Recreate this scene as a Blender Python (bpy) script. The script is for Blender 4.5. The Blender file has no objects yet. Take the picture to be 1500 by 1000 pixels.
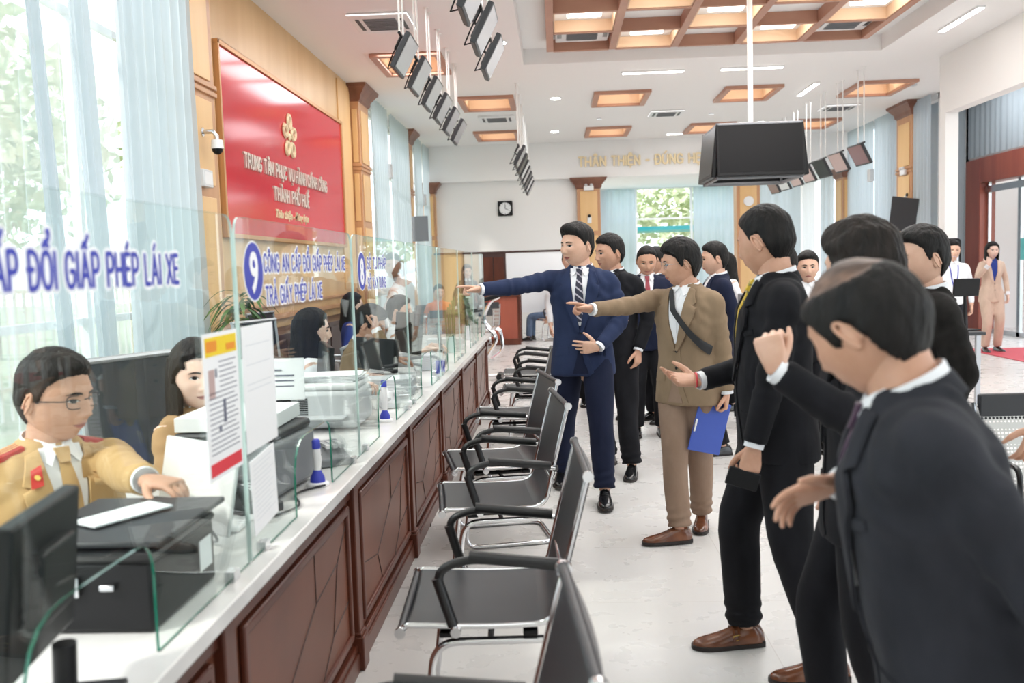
import bpy, math, random
import numpy as np
from mathutils import Vector, Matrix, noise
from mathutils.bvhtree import BVHTree
SC = bpy.context.scene
COL = SC.collection
PI = math.pi
rad = math.radians
random.seed(4)

# ------------------------------------------------------------------ materials
MAT = {}
def principled(name, color, rough=.5, metal=0., **kw):
    m = bpy.data.materials.new(name); m.use_nodes = True
    b = m.node_tree.nodes['Principled BSDF']
    b.inputs['Base Color'].default_value = (*color, 1)
    b.inputs['Roughness'].default_value = rough
    b.inputs['Metallic'].default_value = metal
    for k, v in kw.items():
        b.inputs[k.replace('_', ' ')].default_value = v
    MAT[name] = m
    return m
def noisy(name, c1, c2, rough=.5, scale=5., stretch=(1, 1, 1), detail=4, bump=0., bscale=None, metal=0., coord='Object', lo=.35, hi=.65, **kw):
    """principled with a two colour procedural noise and an optional bump"""
    m = principled(name, c1, rough, metal, **kw)
    nt = m.node_tree; N = nt.nodes; L = nt.links; b = N['Principled BSDF']
    tc = N.new('ShaderNodeTexCoord'); mp = N.new('ShaderNodeMapping'); mp.inputs['Scale'].default_value = stretch
    L.new(tc.outputs[coord], mp.inputs['Vector'])
    n = N.new('ShaderNodeTexNoise'); n.inputs['Scale'].default_value = scale; n.inputs['Detail'].default_value = detail
    L.new(mp.outputs['Vector'], n.inputs['Vector'])
    r = N.new('ShaderNodeValToRGB'); r.color_ramp.elements[0].position = lo; r.color_ramp.elements[1].position = hi
    r.color_ramp.elements[0].color = (*c1, 1); r.color_ramp.elements[1].color = (*c2, 1)
    L.new(n.outputs['Fac'], r.inputs['Fac']); L.new(r.outputs['Color'], b.inputs['Base Color'])
    if bump:
        n2 = N.new('ShaderNodeTexNoise'); n2.inputs['Scale'].default_value = bscale or scale * 3; n2.inputs['Detail'].default_value = 3
        L.new(mp.outputs['Vector'], n2.inputs['Vector'])
        bp = N.new('ShaderNodeBump'); bp.inputs['Strength'].default_value = bump; bp.inputs['Distance'].default_value = .01
        L.new(n2.outputs['Fac'], bp.inputs['Height']); L.new(bp.outputs['Normal'], b.inputs['Normal'])
    return m
def emissive(name, color, strength):
    m = bpy.data.materials.new(name); m.use_nodes = True
    nt = m.node_tree; nt.nodes.clear()
    e = nt.nodes.new('ShaderNodeEmission'); e.inputs['Color'].default_value = (*color, 1); e.inputs['Strength'].default_value = strength
    o = nt.nodes.new('ShaderNodeOutputMaterial'); nt.links.new(e.outputs[0], o.inputs[0])
    MAT[name] = m
    return m
def fabric(name, c1, c2, bump=.25, rough=.85, scale=14, check=False):
    m = noisy(name, c1, c2, rough, scale, (1, 1, .5), 3, bump * 2.4, 7)
    b = m.node_tree.nodes['Principled BSDF']
    b.inputs['Sheen Weight'].default_value = .03
    b.inputs['Sheen Roughness'].default_value = .5
    b.inputs['Specular IOR Level'].default_value = .15
    return m

# white marble-like floor tiles with faint joints
def floor_material():
    m = principled('polished_floor', (.8, .77, .74), .16)
    nt = m.node_tree; N = nt.nodes; L = nt.links; b = N['Principled BSDF']
    tc = N.new('ShaderNodeTexCoord')
    n = N.new('ShaderNodeTexNoise'); n.inputs['Scale'].default_value = 1.6; n.inputs['Detail'].default_value = 8; n.inputs['Distortion'].default_value = 1.4
    L.new(tc.outputs['Object'], n.inputs['Vector'])
    r = N.new('ShaderNodeValToRGB'); r.color_ramp.elements[0].position = .35; r.color_ramp.elements[1].position = .62
    r.color_ramp.elements[0].color = (.695, .68, .66, 1); r.color_ramp.elements[1].color = (.705, .69, .672, 1)
    L.new(n.outputs['Fac'], r.inputs['Fac'])
    br = N.new('ShaderNodeTexBrick'); br.offset = 0
    br.inputs['Scale'].default_value = 1; br.inputs['Brick Width'].default_value = .8; br.inputs['Row Height'].default_value = .8
    br.inputs['Mortar Size'].default_value = .0018; br.inputs['Color1'].default_value = (1, 1, 1, 1); br.inputs['Color2'].default_value = (.985, .985, .985, 1)
    br.inputs['Mortar'].default_value = (.78, .76, .74, 1)
    L.new(tc.outputs['Object'], br.inputs['Vector'])
    mx = N.new('ShaderNodeMix'); mx.data_type = 'RGBA'; mx.blend_type = 'MULTIPLY'; mx.inputs[0].default_value = 1
    L.new(r.outputs['Color'], mx.inputs[6]); L.new(br.outputs['Color'], mx.inputs[7]); L.new(mx.outputs[2], b.inputs['Base Color'])
    n2 = N.new('ShaderNodeTexNoise'); n2.inputs['Scale'].default_value = 6; n2.inputs['Detail'].default_value = 4
    L.new(tc.outputs['Object'], n2.inputs['Vector'])
    mr = N.new('ShaderNodeMapRange'); mr.inputs['To Min'].default_value = .24; mr.inputs['To Max'].default_value = .32
    L.new(n2.outputs['Fac'], mr.inputs['Value']); L.new(mr.outputs['Result'], b.inputs['Roughness'])
    return m
floor_material()
def glass_material(name, tint=(.955, .985, .975), refl=.55):
    """thin clear sheet: transparent with a grazing-angle reflection"""
    m = bpy.data.materials.new(name); m.use_nodes = True
    nt = m.node_tree; N = nt.nodes; L = nt.links; N.clear()
    o = N.new('ShaderNodeOutputMaterial'); t = N.new('ShaderNodeBsdfTransparent'); t.inputs['Color'].default_value = (*tint, 1)
    g = N.new('ShaderNodeBsdfGlossy'); g.inputs['Roughness'].default_value = .01; g.inputs['Color'].default_value = (.95, 1, .98, 1)
    ge = N.new('ShaderNodeNewGeometry'); d = N.new('ShaderNodeVectorMath'); d.operation = 'DOT_PRODUCT'
    L.new(ge.outputs['Normal'], d.inputs[0]); L.new(ge.outputs['Incoming'], d.inputs[1])
    def mth(op, a, b=None):
        n = N.new('ShaderNodeMath'); n.operation = op
        for k, v in enumerate((a, b)):
            if v is None: continue
            if isinstance(v, (int, float)): n.inputs[k].default_value = v
            else: L.new(v, n.inputs[k])
        return n.outputs[0]
    c = mth('ABSOLUTE', d.outputs['Value']); q = mth('POWER', mth('SUBTRACT', 1., c), 5.)
    fac = mth('MULTIPLY', mth('ADD', mth('MULTIPLY', q, .96), .04), refl)
    mx = N.new('ShaderNodeMixShader')
    L.new(fac, mx.inputs[0]); L.new(t.outputs[0], mx.inputs[1]); L.new(g.outputs[0], mx.inputs[2]); L.new(mx.outputs[0], o.inputs[0])
    MAT[name] = m
    return m
glass_material('pane_glass')
glass_material('window_glass', (.96, .98, .98))
glass_material('lens_glass', (.97, .98, .98), .6)
def curtain_material(name, col, opac=.75):
    m = bpy.data.materials.new(name); m.use_nodes = True
    nt = m.node_tree; N = nt.nodes; L = nt.links; N.clear()
    o = N.new('ShaderNodeOutputMaterial'); d = N.new('ShaderNodeBsdfDiffuse'); d.inputs['Color'].default_value = (*col, 1)
    tl = N.new('ShaderNodeBsdfTranslucent'); tl.inputs['Color'].default_value = (*col, 1)
    tr = N.new('ShaderNodeBsdfTransparent')
    a = N.new('ShaderNodeMixShader'); a.inputs[0].default_value = .5
    b = N.new('ShaderNodeMixShader'); b.inputs[0].default_value = opac
    L.new(d.outputs[0], a.inputs[1]); L.new(tl.outputs[0], a.inputs[2]); L.new(tr.outputs[0], b.inputs[1]); L.new(a.outputs[0], b.inputs[2]); L.new(b.outputs[0], o.inputs[0])
    MAT[name] = m
curtain_material('curtain_blue', (.60, .665, .71), .95)
curtain_material('curtain_sheer', (.72, .79, .84), .45)
curtain_material('blind_blue', (.57, .64, .685), .96)

P_ = principled
P_('ceiling_white', (.90, .88, .87), .9)
P_('wall_white', (.88, .865, .85), .85)
P_('beam_white', (.91, .90, .89), .85)
P_('recess_white', (.90, .89, .88), .9)
noisy('wood_gold', (.66, .42, .20), (.74, .50, .26), .38, 3, (1, 1, .12), 6, .03)
noisy('wood_pilaster', (.50, .25, .12), (.60, .33, .17), .35, 3, (1, 1, .12), 6, .03)
noisy('wood_pilaster_panel', (.74, .46, .20), (.82, .54, .27), .38, 3, (1, 1, .12), 6, .03)
noisy('wood_capital', (.16, .06, .035), (.24, .10, .06), .4, 5, (1, 1, .3), 4)
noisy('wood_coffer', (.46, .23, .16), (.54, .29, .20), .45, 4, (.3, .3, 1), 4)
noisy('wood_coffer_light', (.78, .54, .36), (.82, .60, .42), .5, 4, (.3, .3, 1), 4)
noisy('counter_wood', (.115, .036, .020), (.18, .062, .034), .34, 2.2, (3, .8, .8), 6, .04, Specular_IOR_Level=.3)
noisy('counter_wood_dark', (.075, .020, .012), (.12, .034, .018), .3, 2.5, (3, .8, .8), 6, .04, Specular_IOR_Level=.35)
P_('groove_dark', (.03, .012, .008), .6)
noisy('counter_stone', (.70, .69, .675), (.77, .76, .745), .18, 6, (1, 1, 1), 8)
noisy('door_wood_red', (.25, .055, .035), (.34, .09, .055), .3, 3, (1, 1, .15), 5, .02)
P_('dark_cabinet', (.055, .022, .018), .35)
P_('red_panel', (.60, .025, .045), .12, Specular_IOR_Level=.35)
P_('gold_frame', (.62, .33, .14), .4, .3)
P_('letter_silver', (.80, .74, .66), .3, .5)
P_('letter_gold', (.80, .66, .42), .4, .3)
P_('text_blue', (.035, .05, .42), .4)
P_('text_white', (.90, .91, .93), .5)
P_('glass_edge', (.01, .16, .10), .12, Transmission_Weight=.2)
P_('glass_edge_light', (.52, .66, .62), .15)
P_('chrome', (.78, .78, .80), .09, 1.)
P_('chrome_soft', (.66, .67, .69), .25, 1.)
P_('leather_black', (.028, .029, .033), .42)
P_('armpad_black', (.012, .012, .013), .35)
P_('plastic_black', (.007, .007, .008), .42, Specular_IOR_Level=.3)
P_('plastic_dark', (.028, .029, .033), .45)
P_('plastic_grey', (.20, .205, .22), .45)
P_('plastic_light', (.66, .67, .68), .4)
P_('plastic_white', (.82, .82, .82), .35)
P_('screen_black', (.005, .005, .006), .3, Specular_IOR_Level=.2)
P_('screen_grey', (.42, .42, .44), .25)
P_('screen_pink', (.55, .40, .38), .3)
P_('screen_wine', (.22, .11, .12), .2)
P_('rod_white', (.86, .85, .83), .4)
P_('metal_grey', (.42, .43, .45), .35, .8)
P_('paper', (.86, .87, .88), .6)
P_('paper_grey', (.66, .69, .72), .6)
P_('ink', (.12, .13, .18), .7)
P_('poster_yellow', (.86, .62, .02), .5)
P_('poster_red', (.72, .04, .06), .5)
P_('poster_orange', (.80, .28, .02), .5)
P_('poster_teal', (.15, .55, .55), .5)
P_('mesh_black', (.03, .03, .033), .6)
noisy('skin', (.54, .29, .19), (.62, .35, .24), .5, 18, Subsurface_Weight=.08, Subsurface_Scale=.01)
noisy('skin_light', (.64, .37, .26), (.72, .45, .33), .48, 18, Subsurface_Weight=.08, Subsurface_Scale=.01)
noisy('skin_pale', (.75, .50, .40), (.81, .58, .48), .48, 18, Subsurface_Weight=.08, Subsurface_Scale=.01)
P_('lip', (.42, .13, .11), .4)
P_('lip_red', (.55, .06, .07), .35)
P_('eye_white', (.74, .70, .68), .25)
P_('eye_dark', (.018, .010, .008), .15)
P_('brow_hair', (.02, .015, .013), .8)
noisy('hair_black', (.004, .0035, .0035), (.012, .010, .009), .6, 30, (1, 1, .3), 3, .8, 70, Specular_IOR_Level=.25)
noisy('hair_brown', (.007, .005, .004), (.020, .014, .011), .6, 30, (1, 1, .3), 3, .8, 70, Specular_IOR_Level=.25)
noisy('hair_thin', (.17, .095, .065), (.06, .036, .027), .55, 40, (1, .3, 1), 3, .5, 60)
fabric('suit_navy', (.020, .030, .072), (.026, .038, .088))
fabric('suit_navy_dark', (.010, .014, .034), (.014, .018, .042))
fabric('suit_black', (.008, .008, .010), (.013, .013, .016))
fabric('suit_charcoal', (.020, .021, .026), (.028, .029, .036))
fabric('coat_black', (.011, .010, .009), (.018, .016, .015), .5, .8, 30)
fabric('suit_taupe', (.235, .165, .105), (.275, .195, .125))
fabric('trouser_taupe', (.26, .175, .125), (.30, .205, .15))
fabric('suit_beige', (.62, .47, .37), (.70, .54, .43))
fabric('uniform_tan', (.50, .32, .145), (.56, .37, .175))
fabric('jacket_brown', (.20, .14, .08), (.26, .18, .11))
fabric('jacket_tan', (.36, .22, .11), (.42, .26, .13))
fabric('shirt_white', (.80, .81, .84), (.84, .85, .87), .15)
fabric('shirt_grey', (.50, .52, .55), (.56, .58, .60), .2)
fabric('shirt_blue', (.03, .05, .26), (.04, .07, .30))
fabric('jeans_blue', (.10, .15, .24), (.15, .21, .32))
fabric('scarf_yellow', (.76, .50, .04), (.82, .58, .08))
fabric('orange_cloth', (.75, .20, .06), (.80, .26, .08))
fabric('teal_cloth', (.10, .42, .42), (.14, .48, .46))
P_('epaulette_red', (.52, .03, .02), .6)
P_('badge_gold', (.80, .55, .15), .35, .6)
P_('badge_green', (.03, .10, .09), .5)
P_('bracelet_red', (.60, .05, .06), .5)
noisy('shoe_brown', (.10, .032, .014), (.22, .075, .03), .22, 12, Coat_Weight=.4)
P_('shoe_black', (.010, .010, .011), .2, Coat_Weight=.4)
P_('sole_dark', (.02, .014, .012), .6)
P_('folder_blue', (.05, .10, .45), .4)
P_('strap_black', (.012, .012, .014), .6)
def tie_material(name, c1, c2, scale):
    m = principled(name, c1, .5); nt = m.node_tree; N = nt.nodes; L = nt.links
    tc = N.new('ShaderNodeTexCoord'); mp = N.new('ShaderNodeMapping'); mp.inputs['Rotation'].default_value = (0, rad(40), 0)
    w = N.new('ShaderNodeTexWave'); w.inputs['Scale'].default_value = scale; w.bands_direction = 'Z'
    r = N.new('ShaderNodeValToRGB'); r.color_ramp.elements[0].color = (*c1, 1); r.color_ramp.elements[1].color = (*c2, 1)
    r.color_ramp.elements[0].position = .80; r.color_ramp.elements[1].position = .86
    L.new(tc.outputs['Object'], mp.inputs['Vector']); L.new(mp.outputs['Vector'], w.inputs['Vector']); L.new(w.outputs['Fac'], r.inputs['Fac']); L.new(r.outputs['Color'], N['Principled BSDF'].inputs['Base Color'])
tie_material('tie_striped', (.012, .014, .035), (.45, .42, .48), 9)
tie_material('tie_yellow', (.62, .42, .03), (.20, .18, .05), 14)
P_('tie_blue', (.02, .05, .32), .5)
P_('tie_dark', (.05, .02, .05), .5)
P_('tie_red', (.30, .03, .05), .5)
noisy('leaf_green', (.035, .12, .02), (.10, .24, .04), .4, 8)
noisy('tree_leaf', (.40, .48, .26), (.66, .68, .48), .6, 3)
noisy('tree_bark', (.30, .24, .18), (.42, .35, .28), .8, 6, (1, 1, .2))
noisy('grass_ground', (.22, .28, .14), (.40, .40, .30), .9, 1.5)
P_('awning_teal', (.05, .45, .48), .5)
P_('banner_red', (.60, .07, .10), .5)
P_('pavement', (.62, .60, .57), .8)
P_('pot_ceramic', (.45, .42, .38), .4)
emissive('lamp_white', (1, .97, .92), 9.)
emissive('lamp_coffer', (1, .93, .82), 9.)
emissive('lamp_spot', (1, .98, .95), 16.)
emissive('kiosk_screen', (.75, .80, .92), 1.1)
def mesh_cloth_material(name, col, scale=220):
    """perforated sheet: holes cut by a procedural dot pattern"""
    m = principled(name, col, .4, .7); nt = m.node_tree; N = nt.nodes; L = nt.links; b = N['Principled BSDF']; o = N['Material Output']
    tc = N.new('ShaderNodeTexCoord'); v = N.new('ShaderNodeTexVoronoi'); v.inputs['Scale'].default_value = scale; v.inputs['Randomness'].default_value = 0
    L.new(tc.outputs['Object'], v.inputs['Vector'])
    c = N.new('ShaderNodeMath'); c.operation = 'GREATER_THAN'; c.inputs[1].default_value = .36
    t = N.new('ShaderNodeBsdfTransparent'); mx = N.new('ShaderNodeMixShader')
    L.new(v.outputs['Distance'], c.inputs[0]); L.new(c.outputs[0], mx.inputs[0]); L.new(t.outputs[0], mx.inputs[1]); L.new(b.outputs[0], mx.inputs[2]); L.new(mx.outputs[0], o.inputs[0])
mesh_cloth_material('perforated_steel', (.50, .49, .46), 60)
curtain_material('chair_mesh', (.07, .072, .08), .78)

# ------------------------------------------------------------------ mesh tools
def V(*a): return np.array(a, float)
def nrm(v):
    v = np.asarray(v, float); n = np.linalg.norm(v)
    return v / n if n > 1e-9 else v
def rotm(rx=0, ry=0, rz=0):
    return np.array((Matrix.Rotation(rz, 3, 'Z') @ Matrix.Rotation(rx, 3, 'X') @ Matrix.Rotation(ry, 3, 'Y')))
class MB:
    def __init__(s): s.v = []; s.f = []; s.m = []; s.n = 0
    def add(s, verts, faces, mi=0):
        verts = np.asarray(verts, float)
        s.v.append(verts); o = s.n
        s.f.extend([tuple(i + o for i in f) for f in faces]); s.m.extend([mi] * len(faces)); s.n += len(verts)
    def box(s, c, d, rz=0, mi=0, R=None):
        h = np.array(d, float) / 2
        p = np.array([[x, y, z] for x in (-1, 1) for y in (-1, 1) for z in (-1, 1)]) * h
        if R is None: R = rotm(rz=rz)
        p = p @ R.T + np.array(c, float)
        s.add(p, [(0, 1, 3, 2), (4, 6, 7, 5), (0, 4, 5, 1), (2, 3, 7, 6), (0, 2, 6, 4), (1, 5, 7, 3)], mi)
    def bx(s, x0, x1, y0, y1, z0, z1, mi=0):
        s.box(((x0 + x1) / 2, (y0 + y1) / 2, (z0 + z1) / 2), (abs(x1 - x0), abs(y1 - y0), abs(z1 - z0)), mi=mi)
    def loft(s, rings, caps=True, mi=0, closed=True):
        R = [np.asarray(r, float) for r in rings]; n = len(R[0]); fs = []
        for i in range(len(R) - 1):
            for j in range(n if closed else n - 1):
                k = (j + 1) % n
                fs.append((i * n + j, i * n + k, (i + 1) * n + k, (i + 1) * n + j))
        if caps:
            fs.append(tuple(range(n - 1, -1, -1))); b = (len(R) - 1) * n; fs.append(tuple(b + j for j in range(n)))
        s.add(np.vstack(R), fs, mi)
    def tube(s, path, r, n=10, mi=0, caps=True, flat=None, up=None):
        """sweep a circle (or ellipse when flat is given) along a path; r number or list"""
        P = np.asarray(path, float); m = len(P)
        rr = np.full(m, float(r)) if np.isscalar(r) else np.asarray(r, float)
        T = np.gradient(P, axis=0); T = np.array([nrm(t) for t in T])
        a = V(0, 0, 1) if up is None else nrm(up)
        if abs(T[0] @ a) > .95: a = V(0, 1, 0) if up is None else V(1, .1, 0)
        u = nrm(a - T[0] * (a @ T[0])); rings = []
        an = np.arange(n) * 2 * PI / n
        for i in range(m):
            u = nrm(u - T[i] * (u @ T[i])); w = np.cross(T[i], u)
            fl = 1 if flat is None else (flat if np.isscalar(flat) else flat[i])
            rings.append(P[i] + rr[i] * (np.cos(an)[:, None] * u * fl + np.sin(an)[:, None] * w))
        s.loft(rings, caps, mi)
    def cyl(s, a, b, r, n=16, mi=0, r2=None):
        s.tube([a, b], [r, r if r2 is None else r2], n, mi)
    def ball(s, c, r, n=16, m=10, mi=0, R=None):
        r = np.ones(3) * r if np.isscalar(r) else np.array(r, float)
        vs = [];
        for i in range(m + 1):
            t = PI * i / m
            for j in range(n):
                p = 2 * PI * j / n; vs.append((math.sin(t) * math.cos(p), math.sin(t) * math.sin(p), math.cos(t)))
        vs = np.array(vs) * r
        if R is not None: vs = vs @ np.asarray(R).T
        vs = vs + np.array(c, float)
        fs = []
        for i in range(m):
            for j in range(n):
                k = (j + 1) % n
                fs.append((i * n + j, (i + 1) * n + j, (i + 1) * n + k, i * n + k))
        s.add(vs, fs, mi)
    def prism(s, poly, axis, a, b, mi=0):
        """poly: 2D points in the other two axes (in x,y,z order), extruded from a to b on axis"""
        n = len(poly); vs = []
        for t in (a, b):
            for p in poly:
                q = list(p); q.insert(axis, t); vs.append(q)
        fs = [tuple(range(n - 1, -1, -1)), tuple(range(n, 2 * n))]
        for j in range(n):
            k = (j + 1) % n; fs.append((j, k, n + k, n + j))
        s.add(vs, fs, mi)
    def quad(s, a, b, c, d, mi=0): s.add([a, b, c, d], [(0, 1, 2, 3)], mi)
    def mesh(s, name, mats, smooth=40, fix=True):
        me = bpy.data.meshes.new(name)
        vs = np.vstack(s.v) if s.v else np.zeros((0, 3))
        me.from_pydata(vs.tolist(), [], s.f)
        for m in (mats if isinstance(mats, (list, tuple)) else [mats]): me.materials.append(MAT[m])
        me.polygons.foreach_set('material_index', s.m)
        if fix:
            import bmesh
            bm = bmesh.new(); bm.from_mesh(me); bmesh.ops.remove_doubles(bm, verts=bm.verts, dist=1e-6)
            bmesh.ops.recalc_face_normals(bm, faces=bm.faces); bm.to_mesh(me); bm.free()
        if smooth:
            me.shade_smooth()
            if smooth < 180: me.set_sharp_from_angle(angle=rad(smooth))
        me.update()
        return me
    def build(s, name, mats, parent=None, smooth=40, bevel=0, fix=True, loc=None):
        o = bpy.data.objects.new(name, s.mesh(name, mats, smooth, fix)); COL.objects.link(o)
        if parent is not None: o.parent = parent
        if loc is not None: o.location = loc
        if bevel:
            b = o.modifiers.new('bevel', 'BEVEL'); b.width = bevel; b.segments = 2; b.limit_method = 'ANGLE'; b.angle_limit = rad(50)
        return o
def tag(o, label=None, cat=None, group=None, kind=None):
    if label: o['label'] = label
    if cat: o['category'] = cat
    if group: o['group'] = group
    if kind: o['kind'] = kind
    return o
def struct(o): o['kind'] = 'structure'; return o
def empty(name, loc=(0, 0, 0), rz=0, label=None, cat=None, group=None):
    o = bpy.data.objects.new(name, None); COL.objects.link(o); o.location = loc; o.rotation_euler = (0, 0, rz)
    o.empty_display_size = .1
    return tag(o, label, cat, group)
def dup(o, loc=None, rz=None, label=None, parent=None):
    c = o.copy(); COL.objects.link(c)
    if parent is not None: c.parent = parent
    if loc is not None: c.location = loc
    if rz is not None: c.rotation_euler = (0, 0, rz)
    if label: c['label'] = label
    for ch in list(o.children): dup(ch, parent=c)
    return c
def bez(pts, n=8, k=.3):
    """polyline with rounded corners (radius factor k of the shorter side)"""
    P = [np.array(p, float) for p in pts]; out = [P[0]]
    for i in range(1, len(P) - 1):
        a, b, c = P[i - 1], P[i], P[i + 1]
        d = min(np.linalg.norm(a - b), np.linalg.norm(c - b)) * k if k < 1 else 0
        p0 = b + nrm(a - b) * d; p2 = b + nrm(c - b) * d
        for t in np.linspace(0, 1, n): out.append((1 - t) ** 2 * p0 + 2 * t * (1 - t) * b + t * t * p2)
    out.append(P[-1])
    return np.array(out)
def bezr(pts, r=.03, n=6):
    P = [np.array(p, float) for p in pts]; out = [P[0]]
    for i in range(1, len(P) - 1):
        a, b, c = P[i - 1], P[i], P[i + 1]
        d = min(np.linalg.norm(a - b) * .49, np.linalg.norm(c - b) * .49, r)
        p0 = b + nrm(a - b) * d; p2 = b + nrm(c - b) * d
        for t in np.linspace(0, 1, n): out.append((1 - t) ** 2 * p0 + 2 * t * (1 - t) * b + t * t * p2)
    out.append(P[-1])
    return np.array(out)
def resample(P, n):
    P = np.asarray(P, float); d = np.r_[0, np.cumsum(np.linalg.norm(np.diff(P, axis=0), axis=1))]
    t = np.linspace(0, d[-1], n)
    return np.array([np.interp(t, d, P[:, k]) for k in range(P.shape[1])]).T
def remesh(mb, voxel, smooth=3):
    """union of the lofts in mb as one continuous skin (verts, faces)"""
    me = mb.mesh('tmp', ['skin'], 0)
    o = bpy.data.objects.new('tmp', me); COL.objects.link(o)
    r = o.modifiers.new('r', 'REMESH'); r.mode = 'VOXEL'; r.voxel_size = voxel; r.adaptivity = 0
    s = o.modifiers.new('s', 'SMOOTH'); s.iterations = smooth; s.factor = .5
    dg = bpy.context.evaluated_depsgraph_get(); dg.update()
    e = o.evaluated_get(dg); m2 = e.to_mesh()
    vs = np.empty(len(m2.vertices) * 3); m2.vertices.foreach_get('co', vs); vs = vs.reshape(-1, 3)
    nr = np.empty(len(m2.vertices) * 3); m2.vertices.foreach_get('normal', nr); nr = nr.reshape(-1, 3)
    fs = [tuple(p.vertices) for p in m2.polygons]
    e.to_mesh_clear(); bpy.data.objects.remove(o); bpy.data.meshes.remove(me)
    return vs, fs, nr
def text_mesh(body, size=.1, offset=0, extrude=.001, align='LEFT', width=None, sx=1, shear=0):
    """curve text turned into plain verts/faces, in its own x/y plane"""
    cu = bpy.data.curves.new('t', 'FONT'); cu.body = body; cu.size = size; cu.offset = offset; cu.extrude = extrude; cu.align_x = align; cu.shear = shear
    cu.resolution_u = 3
    o = bpy.data.objects.new('t', cu); COL.objects.link(o)
    dg = bpy.context.evaluated_depsgraph_get(); dg.update()
    m = o.evaluated_get(dg).to_mesh()
    vs = np.array([v.co[:] for v in m.vertices]); fs = [tuple(p.vertices) for p in m.polygons]
    o.evaluated_get(dg).to_mesh_clear(); bpy.data.objects.remove(o); bpy.data.curves.remove(cu)
    if width:
        w = vs[:, 0].max() - vs[:, 0].min(); sx = width / w
    vs[:, 0] *= sx
    return vs, fs
def put_text(mb, body, origin, xdir, ydir, mi=0, **kw):
    vs, fs = text_mesh(body, **kw)
    x = nrm(xdir); y = nrm(ydir); z = np.cross(x, y)
    mb.add(np.array(origin, float) + vs[:, :1] * x + vs[:, 1:2] * y + vs[:, 2:3] * z, fs, mi)
def sstep(x, a, b):
    t = np.clip((np.asarray(x, float) - a) / (b - a), 0, 1); return t * t * (3 - 2 * t)
def strip(bvh, A, B, tf, off=.004, th=.003, nu=16, nv=6, mb=None, mi=0):
    """cloth piece between two 2D curves A and B, laid on a surface: tf(u,v) gives (ray start, ray direction)"""
    A = resample(A, nu); B = resample(B, nu); top = []; bot = []; last = None
    for i in range(nu):
        for j in range(nv):
            t = j / (nv - 1); u, v = A[i] * (1 - t) + B[i] * t
            o, d = tf(u, v); d = nrm(d)
            h = bvh.ray_cast(Vector(o), Vector(d), 2.)
            dist = h[3] if h[0] is not None else last
            if dist is None: dist = .4
            if last is not None and abs(dist - last) > .06: dist = last
            last = dist
            top.append(np.array(o) + d * (dist - off)); bot.append(np.array(o) + d * (dist - off + th))
        last = None if not top else np.linalg.norm(top[-nv] - np.array(tf(*(A[i]))[0])) + off
    n = nu * nv; fs = []
    for i in range(nu - 1):
        for j in range(nv - 1):
            a = i * nv + j; fs.append((a, a + 1, a + nv + 1, a + nv)); fs.append((n + a, n + a + nv, n + a + nv + 1, n + a + 1))
    edge = [j for j in range(nv)] + [i * nv + nv - 1 for i in range(1, nu)] + [(nu - 1) * nv + j for j in range(nv - 2, -1, -1)] + [i * nv for i in range(nu - 2, 0, -1)]
    for k in range(len(edge)):
        a, b = edge[k], edge[(k + 1) % len(edge)]; fs.append((a, n + a, n + b, b))
    mb = mb or MB(); mb.add(np.array(top + bot), fs, mi)
    return mb
# capital letters as strokes (robust for stacked Vietnamese accents)
import unicodedata
_arcO = [(.30, 1), (.14, .95), (.03, .78), (0, .5), (.03, .22), (.14, .05), (.30, 0), (.46, .05), (.57, .22), (.60, .5), (.57, .78), (.46, .95), (.30, 1)]
GLY = {'A': (.62, [[(0, 0), (.31, 1), (.62, 0)], [(.12, .34), (.50, .34)]]), 'C': (.56, [[(.56, .76), (.46, .95), (.30, 1), (.12, .94), (.02, .74), (0, .5), (.02, .26), (.12, .06), (.30, 0), (.46, .05), (.56, .24)]]),
 'D': (.58, [[(0, 0), (0, 1), (.28, 1), (.48, .90), (.58, .66), (.58, .34), (.48, .10), (.28, 0), (0, 0)]]), 'E': (.46, [[(.46, 1), (0, 1), (0, 0), (.46, 0)], [(0, .52), (.40, .52)]]),
 'G': (.60, [[(.57, .78), (.46, .95), (.30, 1), (.12, .94), (.02, .74), (0, .5), (.02, .26), (.12, .06), (.32, 0), (.50, .06), (.60, .20), (.60, .46), (.34, .46)]]), 'H': (.56, [[(0, 0), (0, 1)], [(.56, 0), (.56, 1)], [(0, .5), (.56, .5)]]),
 'I': (.02, [[(.01, 0), (.01, 1)]]), 'L': (.42, [[(0, 1), (0, 0), (.42, 0)]]), 'M': (.70, [[(0, 0), (0, 1), (.35, .25), (.70, 1), (.70, 0)]]), 'N': (.58, [[(0, 0), (0, 1), (.58, 0), (.58, 1)]]),
 'O': (.60, [_arcO]), 'P': (.50, [[(0, 0), (0, 1), (.34, 1), (.48, .88), (.50, .72), (.46, .54), (.32, .46), (0, .46)]]), 'R': (.54, [[(0, 0), (0, 1), (.34, 1), (.48, .88), (.50, .74), (.46, .56), (.32, .48), (0, .48)], [(.28, .48), (.54, 0)]]),
 'S': (.50, [[(.48, .80), (.40, .95), (.25, 1), (.08, .94), (.02, .78), (.08, .60), (.25, .52), (.42, .44), (.50, .26), (.42, .06), (.24, 0), (.08, .05), (0, .22)]]), 'T': (.54, [[(0, 1), (.54, 1)], [(.27, 1), (.27, 0)]]),
 'U': (.56, [[(0, 1), (0, .26), (.08, .06), (.28, 0), (.48, .06), (.56, .26), (.56, 1)]]), 'V': (.58, [[(0, 1), (.29, 0), (.58, 1)]]), 'X': (.56, [[(0, 0), (.56, 1)], [(0, 1), (.56, 0)]]), 'Y': (.56, [[(0, 1), (.28, .48), (.56, 1)], [(.28, .48), (.28, 0)]]),
 '-': (.34, [[(0, .45), (.34, .45)]]), ' ': (.22, [])}
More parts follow.
